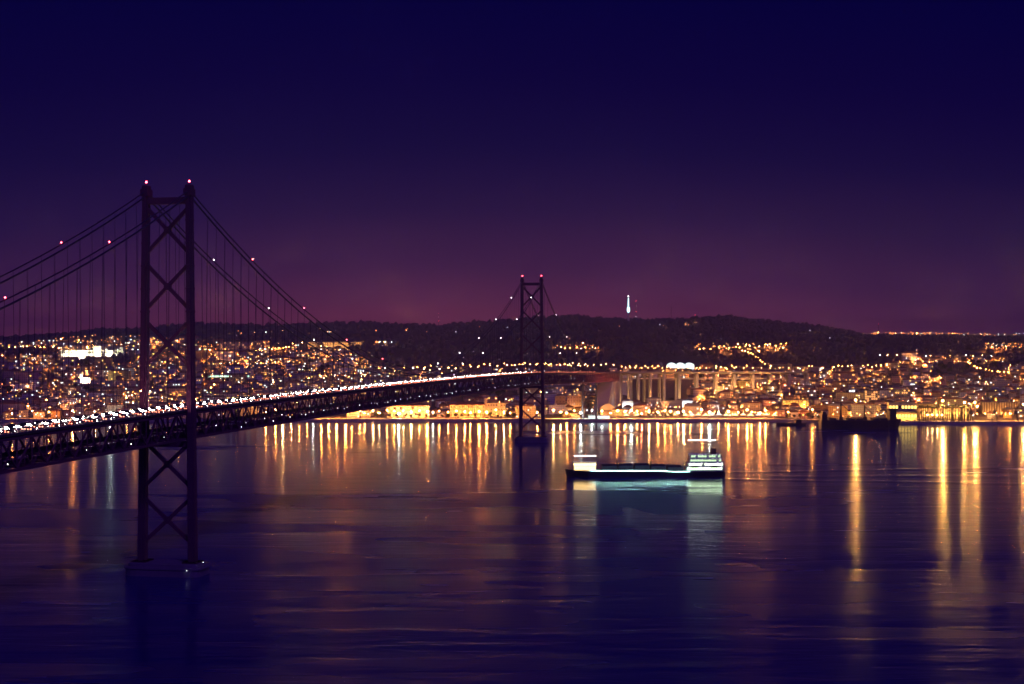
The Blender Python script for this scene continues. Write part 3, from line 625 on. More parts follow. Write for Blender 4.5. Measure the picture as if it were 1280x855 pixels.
# dock restaurants: awnings lit from inside
tents = [(783, 0), (797, 0), (812, 1), (823, 0), (833, 0), (843, 0), (857, 0), (865, 1), (873, 0), (882, 0), (890, 1), (899, 1), (908, 0), (919, 0), (929, 0), (938, 0), (948, 1), (958, 0), (968, 0)]
for k, (p, wt) in enumerate(tents):
    Y = 2232.0 + (k % 3) * 7; X = (p - 640) / F * Y; W = 8.5 + (k % 2) * 1.5
    o = tag(empty('restaurant_tent', (X, Y, 3.7)), '%s peaked tent glowing over a dockside restaurant' % ('bright white' if wt else 'warm amber'), 'tent', '%s restaurant tents on the dock' % ('white' if wt else 'amber'))
    MB().loft([[(-W / 2, -4, 3.2), (W / 2, -4, 3.2), (W / 2, 4, 3.2), (-W / 2, 4, 3.2)], [(-W / 4, -2, 4.3), (W / 4, -2, 4.3), (W / 4, 2, 4.3), (-W / 4, 2, 4.3)], [(-.1, -.1, 6.8), (.1, -.1, 6.8), (.1, .1, 6.8), (-.1, .1, 6.8)]]).build('canopy', 'tent_white' if wt else 'tent_warm', o)
    for sx_ in (-1, 1):
        for sy in (-1, 1): MB().box((sx_ * (W / 2 - .3), sy * 3.7, 1.6), (.2, .2, 3.2)).build('pole', 'lamp_pole', o)
    LAND.append((X, Y, 7))

# ordinary houses
CT = ([-300, 0, 60, 130, 170, 215, 250, 300, 390, 440, 465, 480, 600, 860, 990, 1110, 1130, 1240, 1262, 1290, 1500], [430, 429, 425, 418, 416, 424, 430, 429, 431, 438, 452, 461, 463, 462, 462, 460, 449, 450, 458, 456, 456])
def in_city(p, q):
    if q < np.interp(p, *CT) + 2: return False
    if 1165 < p < 1252 and 456 < q < 473 + 0 * p: return False        # wooded spur
    if p < 72 and 438 < q < 447: return False
    if 560 < p < 655 and 488 < q < 500: return False
    if 66 < p < 162 and 446 < q < 458: return False
    if 774 < p < 862 and 474 < q < 507: return False
    if 828 < p < 874 and q < 466: return False
    return True
GR = {}
def free(X, Y, r_):
    gx, gy = int(X // 40), int(Y // 40)
    for i in range(gx - 1, gx + 2):
        for j in range(gy - 1, gy + 2):
            for (a, b_, c_) in GR.get((i, j), ()):
                if (a - X) ** 2 + (b_ - Y) ** 2 < (c_ + r_) ** 2: return False
    for (a, b_, c_) in LAND:
        if (a - X) ** 2 + (b_ - Y) ** 2 < (c_ + r_) ** 2: return False
    for (a, b_) in vp:
        if (a - X) ** 2 + (b_ - Y) ** 2 < (r_ + 14) ** 2: return False
    d = (X - S0[0]) * math.cos(TH) + (Y - S0[1]) * math.sin(TH)
    if abs(d) < 16 + r_ and Y < 2520: return False
    GR.setdefault((gx, gy), []).append((X, Y, r_)); return True
cands = []
tries = 0
while len(cands) < 1500 and tries < 14000:
    tries += 1
    p = random.uniform(-70, 1350); q = 424 + (523 - 424) * random.random() ** .85
    if not in_city(p, q): continue
    X, Y, Z = hit(p, q)
    if Y < shore(X) + 45: continue
    big = random.random() < .22
    W = random.uniform(22, 46) if big else random.uniform(9, 18); D = random.uniform(10, 15); H = random.uniform(9, 19) if big else random.uniform(5, 11)
    if not free(X, Y, max(W, D) * .5): continue
    cands.append((X, Y, Z, W, D, H, p, q, big))
cands.sort(key=lambda a: a[1])
def place(p, q):
    if p < 240: return 'below the floodlit palace' if q > 450 else 'beside the floodlit palace'
    if p < 480: return 'below the long apartment slab' if q < 480 else 'behind the bridge deck'
    if p < 690: return 'behind the riverside halls'
    if p < 960: return 'near the concrete viaduct'
    return 'on the terraces behind the port' if q < 490 else 'in the streets behind the port'
fw = {n_: MB() for n_, _ in WALLS}; fr = {n_: MB() for n_, _ in ROOFS}; fl = {k: MB() for k in ('lit_warm', 'lit_cool', 'lit_yellow')}
for idx, (X, Y, Z, W, D, H, p, q, big) in enumerate(cands):
    wn = random.choice(WALLS)[0]; rn = random.choices([r_[0] for r_ in ROOFS], [5, 2, 3])[0]; rz = -math.atan2(X, Y) * .5 + random.uniform(-.35, .35)
    flat = big and random.random() < .5; nw = random.choice([0, 1, 1, 2, 2, 3, 4]) + (3 if big else 0)
    rh = random.uniform(1.8, 3.4)
    wins = []
    for k in range(nw):
        wins.append((round(random.uniform(-.42, .42) * W, 1), random.choice([z for z in (2.0, 5.2, 8.4, 11.6, 14.8) if z < H - 1]), random.choices(['lit_warm', 'lit_cool', 'lit_yellow'], [6, 3, 2])[0], random.choice([1.2, 1.6, 2.2])))
    if idx < 235:
        st = 'one lit window' if nw == 1 else 'dark windows' if nw == 0 else '%s lit windows' % ['two', 'three', 'four', 'five', 'six', 'seven'][nw - 2]
        lb = '%s %s, %s, %s, %s' % (wn, 'apartment house' if big else 'house', 'flat roof' if flat else rn + ' roof', st, place(p, q))
        o = tag(empty('apartment_house' if big else 'house', (X, Y, Z), rz), lb, 'building', lb.replace(' with a', 's with a', 1) if False else 'houses ' + place(p, q))
        MB().bx(-W / 2, W / 2, -D / 2, D / 2, -4, H).build('wall', 'wall_' + wn, o)
        if flat:
            MB().bx(-W / 2 - .3, W / 2 + .3, -D / 2 - .3, D / 2 + .3, H + .003, H + .7).build('roof', 'roof_' + rn, o)
            MB().bx(-1.5, 1.5, -1.5, 1.5, H + .7, H + 2.6).build('stair_head', 'wall_' + wn, o)
        else:
            r_o = hip(W, D, H + .31, rh).build('roof', 'roof_' + rn, o)
            MB().bx(W * .2, W * .2 + .9, .8, 1.6, H + .6, H + rh + 1.1).build('chimney', 'wall_' + wn, r_o)
        for x, z, mt, ww in wins: inst('window', win_mesh(ww, 1.6, mt), o, (x, -D / 2 - .06, z))
    else:
        c_, s_ = math.cos(rz), math.sin(rz)
        fw[wn].box((X, Y, Z + (H - 4) / 2), (W, D, H + 4), rz)
        if flat: fr[rn].box((X, Y, Z + H + .35), (W + .6, D + .6, .7), rz)
        else:
            hm = hip(W, D, H + .31, rh); fr[rn].add([(X + x * c_ - y * s_, Y + x * s_ + y * c_, Z + z) for x, y, z in hm.v], hm.f)
        k_ = Y / 2400
        for x, z, mt, ww in wins:
            y = -D / 2 - .1; fl[mt].box((X + x * c_ - y * s_, Y + x * s_ + y * c_, Z + z), (ww * k_, .16, 1.5 * k_), rz)
for n_ in fw: tag(fw[n_].build('distant_houses', 'wall_' + n_), 'mass of distant %s houses covering the upper slopes' % n_, 'houses', kind='stuff')
for n_ in fr: tag(fr[n_].build('distant_roofs', 'roof_' + n_), 'mass of distant %s roofs over the upper slopes' % n_, 'roofs', kind='stuff')
for n_ in fl: tag(fl[n_].build('distant_lit_windows', n_), 'scatter of distant %s windows on the upper slopes' % n_.replace('_', ' '), 'windows', kind='stuff')
# the scatter of lesser street lights
ml = {k: MB() for k in ('lamp_hill', 'lamp_hill_warm', 'lamp_hill_cool', 'lamp_strong', 'lamp_lens', 'lamp_lens_cool')}
def one(X, Y, r0, r1, cool, city):
    p = 640 + F * X / Y; Z = float(terr(X, Y)); q = HZ + (CAMZ - Z) / Y * F
    if (city and not in_city(p, q)) or Y < shore(X) + 30: return
    mt = random.choices(['lamp_hill', 'lamp_hill_warm', 'lamp_hill_cool'], [1.15 - cool, .3, cool])[0]
    zl = Z + random.uniform(6.5, 8.5)
    if random.random() < .03: mt = 'lamp_strong'
    else:
        lm_ = 'lamp_lens_cool' if mt == 'lamp_hill_cool' else 'lamp_lens'
        ml[lm_].add([(X - .55, Y - .55, zl - 1.2), (X + .55, Y - .55, zl - 1.2), (X + .55, Y + .55, zl - 1.2), (X - .55, Y + .55, zl - 1.2)], [(3, 2, 1, 0)])
    r = r0 + (r1 - r0) * random.random() ** 2
    if random.random() < .06: r *= 1.6
    ml[mt].octa((X, Y, zl), r * Y / 3000)
def scat(n, x0, x1, y0, y1, r0=.35, r1=.95, cool=.25, city=True):
    k = 0
    while k < n:
        X, Y, Z = hit(random.uniform(x0, x1), random.uniform(y0, y1) + 2.5)
        if random.random() < .3 or not city: one(X, Y, r0, r1, cool, city); k += 1; continue
        a = random.choice([0, 0, .25, -.25, .6, -.6, 1.4]) + random.uniform(-.15, .15); d = random.uniform(17, 30); c2 = .02 if random.random() < .65 else cool * 2.5
        for i in range(random.randint(3, 9)):
            one(X + d * i * math.cos(a), Y + d * i * math.sin(a) * 2, r0, r1, c2, city); k += 1
scat(430, -60, 180, 424, 524, cool=.3); scat(130, -20, 200, 424, 440, .5, 1.0, .15)
scat(420, 180, 470, 428, 505, cool=.15); scat(120, 245, 400, 430, 462, .6, 1.1, .1)
scat(150, 470, 780, 455, 524, cool=.2); scat(420, 760, 1000, 462, 522, cool=.15)
scat(620, 990, 1340, 448, 522, cool=.2); scat(120, 1110, 1200, 447, 460, .6, 1.1, .15)
scat(70, 868, 985, 431, 441, .6, 1.1, .05, False); scat(30, 690, 750, 433, 438, .5, 1, .1, False)
scat(90, 1088, 1205, 413.0, 417.5, .6, 1.2, .1, False); scat(30, 1190, 1290, 415.5, 418.5, .5, .9, .3, False); scat(80, 1232, 1300, 430, 438, .6, 1.1, .1, False)
scat(12, 250, 420, 410, 418, .7, 1.1, .4, False); scat(14, 460, 640, 409, 418, .6, 1.0, .4, False); scat(16, 770, 870, 400, 408, .5, .8, .7, False); scat(8, 640, 1060, 405, 430, .5, .8, .5, False)
scat(10, 470, 490, 428, 430, .7, 1.0, .8, False)
for k_, d_ in (('lamp_hill', 'amber'), ('lamp_hill_warm', 'warm white'), ('lamp_hill_cool', 'cold white'), ('lamp_strong', 'strong amber'), ('lamp_lens', 'downward amber'), ('lamp_lens_cool', 'downward white')):
    tag(ml[k_].build('distant_city_lights', k_), 'countless distant %s lights scattered over the city slopes' % d_, 'lights', kind='stuff')

# ------------------------------------------------------------------ trees
def crown_mesh(name, seed, n, rx, rz_, leaf, mat):
    r_ = random.Random(seed); m = MB()
    lobes = [(r_.uniform(-.5, .5) * rx, r_.uniform(-.5, .5) * rx, r_.uniform(-.35, .45) * rz_, r_.uniform(.45, .7)) for _ in range(7)]
    for k in range(n):
        lx, ly, lz, lr = r_.choice(lobes); a = r_.uniform(0, 6.28); u = r_.uniform(-1, 1); s = math.sqrt(1 - u * u); q = lr * r_.uniform(.6, 1.05)
        c = Vector((lx + rx * q * s * math.cos(a), ly + rx * q * s * math.sin(a), lz + rz_ * q * u))
        n1 = Vector((r_.uniform(-1, 1), r_.uniform(-1, 1), r_.uniform(-1, 1))).normalized(); n2 = n1.orthogonal().normalized(); l = leaf * r_.uniform(.6, 1.3)
        m.add([c - n1 * l, c + n2 * l * .55, c + n1 * l, c - n2 * l * .55], [(0, 1, 2, 3)])
    return m.mesh(name, mat)
CR = [crown_mesh('crown', s, 420, 3.2, 2.8, .75, 'leaf') for s in (1, 2, 3)]
tk = MB().tube([(0, 0, -1), (0, 0, 1.5), (.15, .1, 3.5)], [.38, .28, .16], 7)
for a in range(4): tk.tube([(.05, .05, 2.4), (1.5 * math.cos(a * 1.6), 1.5 * math.sin(a * 1.6), 4.6)], [.14, .05], 5)
TK = tk.mesh('trunk', 'trunk')
def tree(X, Y, Z, s, k, label, group):
    o = tag(empty('tree', (X, Y, Z), random.uniform(0, 6)), label, 'tree', group); o.scale = (s, s, s * random.uniform(.85, 1.2))
    inst('trunk', TK, o); inst('crown', CR[k % 3], o, (0, 0, 5.2)); return o
kt = 0
for p in list(range(470, 655, 9)) + list(range(700, 770, 12)) + list(range(800, 850, 10)) + list(range(985, 1040, 8)):
    p += random.uniform(-2, 2); Y = float(shore((p - 640) / F * 2182)) + 26 + random.uniform(0, 8); X = (p - 640) / F * Y; kt += 1
    tree(X, Y, 3.5, random.uniform(.7, 1.2), kt, 'small round promenade tree ' + beside(p), 'promenade trees')
spots = [(5, 442, 26, 7, 1, 14, 'in the dark grove under the ridge street'), (110, 458, 36, 2, 2, 9, 'in front of the floodlit palace'), (280, 480, 26, 5, 2, 16, 'by the pale green hall'), (590, 494, 40, 5, 2, 18, 'in the dark park behind the riverside halls'), (835, 506, 22, 4, 2, 10, 'beside the viaduct piers'), (1205, 464, 40, 8, 3, 26, 'on the wooded spur behind the port'), (60, 495, 60, 5, 2, 16, 'among the dark houses above the bank'), (420, 462, 40, 8, 2, 14, 'on the dark slope above the bridge deck'), (900, 474, 50, 5, 2, 12, 'on the slope below the viaduct')]
for p0, q0, dx, dy, _, n, wh in spots:
    for k in range(n):
        p = p0 + random.uniform(-dx, dx); q = q0 + random.uniform(-dy, dy); X, Y, Z = hit(p, q); kt += 1
        if not free(X, Y, 3): continue
        tree(X, Y, Z, random.uniform(1.1, 1.9), kt, 'dark broad tree %s' % wh, 'trees ' + wh)
# palms on the port
def palm_meshes(seed):
    r_ = random.Random(seed); t_ = MB().tube([(0, 0, -.5), (.1, 0, 6), (.25, .1, 12), (.2, .1, 17)], [.5, .36, .3, .3], 7).mesh('trunk', 'trunk')
    c = MB()
    for k in range(16):
        a = k * 2.4; e = r_.uniform(-.5, 1.0); ln = r_.uniform(2.4, 3.4); pts = []
        for i in range(5):
            u = i / 4; rr = ln * u; z = math.sin(e) * ln * u - 1.8 * u * u; pts.append(Vector((.2 + rr * math.cos(a), .1 + rr * math.sin(a), 17 + z)))
        sd_ = Vector((-math.sin(a), math.cos(a), 0))
        for i in range(4):
            w0, w1 = .55 * (1 - i / 4.6), .55 * (1 - (i + 1) / 4.6)
            c.add([pts[i] - sd_ * w0, pts[i] + sd_ * w0, pts[i + 1] + sd_ * w1, pts[i + 1] - sd_ * w1], [(0, 1, 2, 3)])
    return t_, c.mesh('crown', 'palm_leaf')
PLM = [palm_meshes(s) for s in range(3)]
for k in range(30):
    p = 1150 + k * 2.15 + random.uniform(-.7, .7); Y = float(shore((p - 640) / F * 2140)) + 12 + (k % 2) * 9; X = (p - 640) / F * Y
    o = tag(empty('palm_tree', (X, Y, 3.6), k * 1.1), 'tall slender fan palm in the row on the port quay', 'palm tree', 'row of palms on the port quay'); o.scale = (1.25, 1.25, random.uniform(1.15, 1.4))
    inst('trunk', PLM[k % 3][0], o, None, 0, (1.9, 1.9, 1)); inst('crown', PLM[k % 3][1], o)
for p in (985, 1008):
    X, Y, Z = hit(p, 512); o = tag(empty('palm_tree', (X, Y, Z)), 'short palm silhouetted against the yellow-green building', 'palm tree', 'palms by the yellow building'); o.scale = (1, 1, .5)
    inst('trunk', PLM[0][0], o); inst('crown', PLM[0][1], o)
# wooded hills as one mass
m = MB(); tpl = []
for s in range(4):
    r_ = random.Random(s); q = MB().octa((0, 0, 0), 1.0); vs = []; fs = []
    for f in q.f:
        a, b_, c = [Vector(q.v[i]) for i in f]; ab, bc, ca = [((x + y) / 2).normalized() for x, y in ((a, b_), (b_, c), (c, a))]
        o_ = len(vs); vs += [a, b_, c, ab, bc, ca]; fs += [(o_, o_ + 3, o_ + 5), (o_ + 3, o_ + 1, o_ + 4), (o_ + 5, o_ + 4, o_ + 2), (o_ + 3, o_ + 4, o_ + 5)]
    jit = {}
    for i, v_ in enumerate(vs):
        key = tuple(round(x, 3) for x in v_); jit.setdefault(key, r_.uniform(.7, 1.25)); vs[i] = v_ * jit[key]
    tpl.append((np.array([tuple(v_) for v_ in vs]), fs))
V = []; FA = []; off = 0; cnt = 0
def addtree(X, Y, Z, s):
    global off
    v_, f_ = tpl[random.randrange(4)]; a = random.uniform(0, 6.28); c, s_ = math.cos(a), math.sin(a)
    vv = v_ * np.array([s, s, s * random.uniform(.9, 1.5)]); x = vv[:, 0] * c - vv[:, 1] * s_ + X; y = vv[:, 0] * s_ + vv[:, 1] * c + Y
    V.extend(zip(x.tolist(), y.tolist(), (vv[:, 2] + Z + s * .5).tolist())); FA.extend([tuple(i + off for i in t_) for t_ in f_]); off += len(v_)
for k in range(14000):
    p = random.uniform(-60, 1340)
    if k < 5200:
        Y = random.uniform(4650, 5050); X = (p - 640) / F * Y; s = random.choice([4, 5, 6, 7, 8, 9, 12]) * float(np.interp(p, [930, 1075], [1, .45]))
    else:
        Y = random.uniform(2850, 4900); X = (p - 640) / F * Y; s = random.uniform(4, 7.5)
    Z = float(terr(X, Y)); q = HZ + (CAMZ - Z) / Y * F
    if in_city(p, q) or (825 < p < 876 and q > 447) or (868 < p < 985 and 431 < q < 442 and random.random() < .85) or (1232 < p < 1300 and 429 < q < 438): continue
    addtree(X, Y, Z, s)
for k in range(900):
    p = random.uniform(1165, 1252); q = random.uniform(456, 474)
    if q < 456 + abs(p - 1205) * .18: continue
    X, Y, Z = hit(p, q); addtree(X, Y, Z, random.uniform(3, 5.5))
tag(MB().add(V, FA).build('wooded_hills', 'forest'), 'dark wood covering the long ridge behind the city', 'wood', kind='stuff')

# ------------------------------------------------------------------ masts on the ridge
def ridge_pt(p, Y=4900): X = (p - 640) / F * Y; return X, Y, float(terr(X, Y))
X, Y, Z = ridge_pt(785.5, 4850); s = Y / F; zt = CAMZ + (HZ - 370) / F * Y; H = zt - Z
o = tag(empty('broadcast_tower', (X, Y, Z)), 'slender broadcast tower lit cyan-white with a round pod on the wooded ridge', 'tower')
def lathe(prof, n=16): return MB().loft([[(r_ * math.cos(2 * math.pi * k / n), r_ * math.sin(2 * math.pi * k / n), z) for k in range(n)] for r_, z in prof])
lathe([(4.5, -3), (3.2, H * .25), (2.4, H * .5)]).build('shaft', 'plain_white', o); lathe([(3.4, H * .10), (3.0, H * .28), (2.6, H * .44)]).build('flood_glow_sleeve', 'tower_glow', o)  # glowing sleeve, pod and band put in place of floodlighting on the tower
lathe([(2.4, H * .44), (4.2, H * .47), (4.9, H * .52), (4.6, H * .58), (2.6, H * .63)]).build('pod', 'tower_glow', o)
lathe([(1.9, H * .64), (1.6, H * .80)]).build('upper_shaft', 'plain_white', o); lathe([(1.1, H * .80), (.3, H)]).build('antenna', 'lamp_pole', o)
lathe([(2.1, H * .65), (1.5, H * .93)]).build('flood_glow_band', 'tower_glow', o); MB().octa((0, 0, H), 1.3).build('beacon', 'ship_white_light', o)
for p, yt, lit, lb in ((795, 376, 4, 'thin guyed radio mast with red lamps beside the broadcast tower'), (839, 382, 0, 'unlit lattice radio mast alone on the wooded ridge'), (869, 394, 1, 'short mast with one lamp on the wooded ridge crest'), (548, 392, 3, 'thin mast with red lamps over the western wood'), (1098, 405, 1, 'short mast rising from the low end of the ridge')):
    X, Y, Z = ridge_pt(p); H = CAMZ + (HZ - yt) / F * Y - Z; o = tag(empty('radio_mast', (X, Y, Z)), lb, 'mast')
    m = MB()
    for a in range(3):
        c, s_ = math.cos(a * 2.09), math.sin(a * 2.09); m.beam((c * 1.1, s_ * 1.1, -3), (c * .5, s_ * .5, H), .45)
    for k in range(int(H / 4)):
        z = k * 4; m.beam((1.1, 0, z), (-.5, .9, z + 4), .25); m.beam((-.5, .9, z), (-.5, -.9, z + 4), .25)
    m.build('lattice', 'dark_steel', o)
    for k in range(lit): MB().octa((0, 0, H * (1 - k * .22)), .75).build('beacon', 'beacon_red_small' if k % 2 == 0 else 'beacon_white', o)

# ------------------------------------------------------------------ ship under way
Y0 = 1262.0; sp = F / Y0; xs0 = (706 - 640) / sp; xs1 = (907 - 640) / sp; LS = xs1 - xs0
ship = tag(empty('cargo_ship', ((xs0 + xs1) / 2, Y0 + 9, 0), R(1.5)), 'low dark cargo ship under way with glowing deckhouses fore and aft', 'ship')
def hullsec(u, LS, B, zk, zd):
    x = -LS / 2 + LS * u
    bow = min(1, u / .14); st = min(1, (1 - u) / .06); bw = B / 2 * (bow ** .6) * (.75 + .25 * st)
    sheer = zd + 1.6 * max(0, 1 - u / .2) ** 1.5; bb = bw * (.55 if u < .1 else .88)
    rake = -4 * max(0, 1 - u / .1)
    return [(x - rake * .6, -max(bb, .15) * .8, zk), (x, -max(bw, .2), sheer), (x, max(bw, .2), sheer), (x - rake * .6, max(bb, .15) * .8, zk)]
MB().loft([hullsec(u, LS, 18, -1.5, 5.2) for u in (0, .02, .05, .09, .14, .25, .5, .75, .9, .97, 1)]).build('hull', 'hull_dark', ship)
XP = lambda p: (p - 640) / sp - (xs0 + xs1) / 2
for k in range(5):
    a, b_ = 752 + k * 20.6, 752 + k * 20.6 + 19
    h = 11.6 - .6 * abs(k - 1.5); m = MB().loft([[(XP(a), -7.5, 5), (XP(b_), -7.5, 5), (XP(b_), 7.5, 5), (XP(a), 7.5, 5)], [(XP(a) + .4, -6.8, h - 1.2), (XP(b_) - .4, -6.8, h - 1.2), (XP(b_) - .4, 6.8, h - 1.2), (XP(a) + .4, 6.8, h - 1.2)], [(XP(a) + 1, -3, h), (XP(b_) - 1, -3, h), (XP(b_) - 1, 3, h), (XP(a) + 1, 3, h)]])
    m.build('cargo_hatch', 'tarp', ship)
# aft deckhouse, four lit storeys
zt = 5.2
for k, (a, b_, h, y) in enumerate(((858, 904, 3.6, 8.2), (860, 905, 3.2, 7.6), (862, 903, 3.2, 7.0), (863, 902, 3.4, 6.4))):
    st = MB().bx(XP(a), XP(b_), -y, y, zt + .01, zt + h).build('deckhouse', 'ship_white', ship)
    nwn = 13; x_a, x_b = XP(a) + .8, XP(b_) - .8
    for i in range(nwn):
        if random.random() < (.0, .06, .15, .25)[k]: continue
        mt = ('ship_green', 'ship_green', 'ship_green_dim', 'ship_green_dim')[k]; cw = (x_b - x_a) / nwn
        inst('window', win_mesh(round(cw * .8, 2), round(h * .45, 2), mt), st, (x_a + cw * (i + .5), -y - .05, zt + h * .58))
    MB().bx(XP(a) - .5, XP(b_) + .5, -y - 1.2, y + 1.2, zt + h, zt + h + .18).build('deck_edge', 'ship_white', st)
    n = 9
    for i in range(n): inst('deck_lamp', lamp_mesh('ship_white_light', .2 if k < 2 else .1), st, (XP(a) + (XP(b_) - XP(a)) * (i + .5) / n, -y - 1.0, zt + h - .2))
    zt += h + .18
MB().loft([[(XP(890), -2.5, zt), (XP(897), -2.5, zt), (XP(897), 2.5, zt), (XP(890), 2.5, zt)], [(XP(891), -2, zt + 5), (XP(897), -2, zt + 5), (XP(897), 2, zt + 5), (XP(891), 2, zt + 5)]]).build('funnel', 'hull_red', ship)
m = MB().beam((XP(878), 0, zt), (XP(878), 0, 31), .5); m.beam((XP(862), 0, 30.6), (XP(896), 0, 30.6), .25); m.build('mast', 'lamp_pole', ship)
for i in range(12): inst('mast_lamp', lamp_mesh('ship_white_light', .4), ship, (XP(862.5 + i * 3), 0, 30.95))
for q_, zz_ in ((868, 9.4), (893, 9.4)):
    MB().tube([(XP(q_) - 3, -8.9, zz_), (XP(q_) - 2.4, -8.9, zz_ - .3), (XP(q_) + 2.4, -8.9, zz_ - .3), (XP(q_) + 3, -8.9, zz_)], [.2, .9, .9, .2], 8).build('lifeboat', 'hull_red', ship)
for q_ in (772, 814): m = MB().tube([(XP(q_), 0, 5), (XP(q_), 0, 16)], [.6, .4], 8); m.beam((XP(q_), 0, 8), (XP(q_) - 12, 0, 13.4), .4); m.beam((XP(q_), 0, 15.5), (XP(q_) - 12, 0, 13.4), .12); m.build('derrick', 'hull_dark', ship)
MB().loft([[(x_, y_ * 1.008, z_) for x_, y_, z_ in ((c_[0][0] + (c_[1][0] - c_[0][0]) * f_, (c_[0][1] + (c_[1][1] - c_[0][1]) * f_) * sg_, -1.5 + (c_[1][2] + 1.5) * f_) for f_, sg_ in ((.23, 1), (.36, 1), (.36, -1), (.23, -1)))] for c_ in (hullsec(u, LS, 18, -1.5, 5.2) for u in (.03, .09, .14, .25, .5, .75, .9, .97))]).build('boot_stripe', 'hull_red', ship)
# fore deckhouse
fh = MB().bx(XP(717), XP(745), -5.0, 5.0, 5.0, 12.6).build('forecastle_house', 'ship_white', ship)
for i in range(9): inst('window', win_mesh(1.7, 3.2, 'ship_yellow'), fh, (XP(719.2 + i * 2.95), -5.05, 7.9))
MB().bx(XP(716), XP(746), -6, 6, 12.6, 12.85).build('roof_edge', 'ship_white', fh)
for i in range(9): inst('deck_lamp', lamp_mesh('ship_yellow_lamp', .5), fh, (XP(718 + i * 3.2), -5.6, 10.9))
m = MB().beam((XP(731), 0, 12.8), (XP(731), 0, 20), .4); m.beam((XP(719), 0, 17.6), (XP(745), 0, 17.6), .22); m.build('foremast', 'lamp_pole', ship)
for i in range(9): inst('mast_lamp', lamp_mesh('ship_white_light', .36), ship, (XP(719 + i * 3.2), 0, 17.9))
for i in range(46):
    p = 738 + i * 2.75; inst('rail_lamp', lamp_mesh('ship_cyan', .2), ship, (XP(p), -9.35, 5.9 - (.9 if i > 34 else 0)))
m = MB()
for i in range(60): m.box((XP(738 + i * 2.1), -8.7, 5.8), (.08, .08, 1.2))
m.beam((XP(738), -8.7, 6.4), (XP(862), -8.7, 6.4), .1); m.build('railing', 'lamp_pole', ship)

# wake ridges spreading from the ship
for nm, y_a, sl, x_a, x_b, wd, hh in (('near', 1262, -.165, 70, 620, 9, .55), ('far', 1290, .19, 70, 620, 9, .55), ('stern', 1272, .012, 182, 700, 14, .4)):
    m = MB(); n = 90; secs = []
    for i in range(n + 1):
        u = i / n; x = x_a + (x_b - x_a) * u; y = y_a + (x - x_a) * sl + 2.5 * math.sin(x / 23.0); h_ = hh * (1 - u) ** .5 * (.7 + .3 * math.sin(x / 9.0)) * min(1, u * 12); w_ = wd * (1 + u)
        secs.append([(x, y - w_, .012), (x, y - w_ * .35, h_ * .75 + .012), (x, y, h_ + .012), (x, y + w_ * .35, h_ * .75 + .012), (x, y + w_, .012)])
    for i in range(n): 
        for k in range(4): m.add([secs[i][k], secs[i + 1][k], secs[i + 1][k + 1], secs[i][k + 1]], [(0, 1, 2, 3)])
    tag(m.build('ship_wake', 'river_water'), 'low wake ridge trailing from the cargo ship', kind='structure')

# slick left by the ship's turn: smoother water in a curved band
sm_ = wm.copy(); sm_.name = 'slick_water'; tt_ = sm_.node_tree; bb_ = tt_.nodes['Principled BSDF']
tt_.links.remove(bb_.inputs['Roughness'].links[0]); bb_.inputs['Roughness'].default_value = .10; MAT['slick_water'] = sm_
cp = np.array([(78, 1030, 3), (86, 975, 12), (94, 900, 20), (104, 835, 26), (128, 793, 27), (180, 775, 24), (250, 785, 19), (340, 815, 13), (450, 850, 5)], float)
uu = np.linspace(0, len(cp) - 1, 120); ctr = np.stack([np.interp(uu, range(len(cp)), cp[:, k]) for k in range(3)], 1)
for _ in range(5): ctr[1:-1] = (ctr[:-2] + 2 * ctr[1:-1] + ctr[2:]) / 4
vs = []
for k in range(120):
    d = ctr[min(k + 1, 119), :2] - ctr[max(k - 1, 0), :2]; d /= np.hypot(*d); w0 = ctr[k, 2] * (1 + .12 * math.sin(k * .7)); w1 = ctr[k, 2] * (1 + .15 * math.sin(k * 1.1 + 2))
    vs += [(ctr[k, 0] - d[1] * w0, ctr[k, 1] + d[0] * w0, .03), (ctr[k, 0] + d[1] * w1, ctr[k, 1] - d[0] * w1, .03)]
tag(MB().add(vs, [(2 * k, 2 * k + 1, 2 * k + 3, 2 * k + 2) for k in range(119)]).build('slick', 'slick_water'), 'smooth dark curved slick on the river', kind='structure')

# ------------------------------------------------------------------ moored dark cargo ship and barge
Y0 = 1985.0; sp = F / Y0; a, b_ = (1027 - 640) / sp, (1129 - 640) / sp; LS = b_ - a; xc = (a + b_) / 2
o = tag(empty('moored_ship', (xc, Y0 + 10, 0)), 'unlit black cargo ship moored along the port quay', 'ship'); XQ_ = lambda p: (p - 640) / sp - xc
secs = []
for u in (0, .03, .1, .3, .6, .82, .92, .97, 1):
    x = -LS / 2 + LS * u; bw = 9.5 * (min(1, (1 - u) / .18) ** .6 if u > .82 else 1); rk = 5 * max(0, (u - .85) / .15); zd = 12.0 + (1.5 if u > .9 else 0)
    secs.append([(x - rk, -max(bw, .2) * .85, -2), (x, -max(bw, .25), zd), (x, max(bw, .25), zd), (x - rk, max(bw, .2) * .85, -2)])
MB().loft(secs).build('hull', 'hull_dark', o)
m = MB().bx(XQ_(1028), XQ_(1034), -8, 8, 12, 20); m.bx(XQ_(1029), XQ_(1033), -7, 7, 20, 23); m.build('stern_house', 'hull_dark', o)
MB().bx(XQ_(1113), XQ_(1121), -8, 8, 12, 25).build('bridge_house', 'hull_dark', o); MB().bx(XQ_(1111), XQ_(1123), -8.5, 8.5, 25.003, 27).build('wheelhouse', 'hull_dark', o)
for p, h in ((1053, 36), (1083, 32)):
    m = MB().tube([(XQ_(p), 0, 11), (XQ_(p), 0, h)], [1.5, .9], 8); m.beam((XQ_(p), 0, h - 2), (XQ_(p) + 11, 0, h - 12), .8); m.box((XQ_(p), 0, 14), (5, 5, 5)); m.build('deck_crane', 'hull_dark', o)
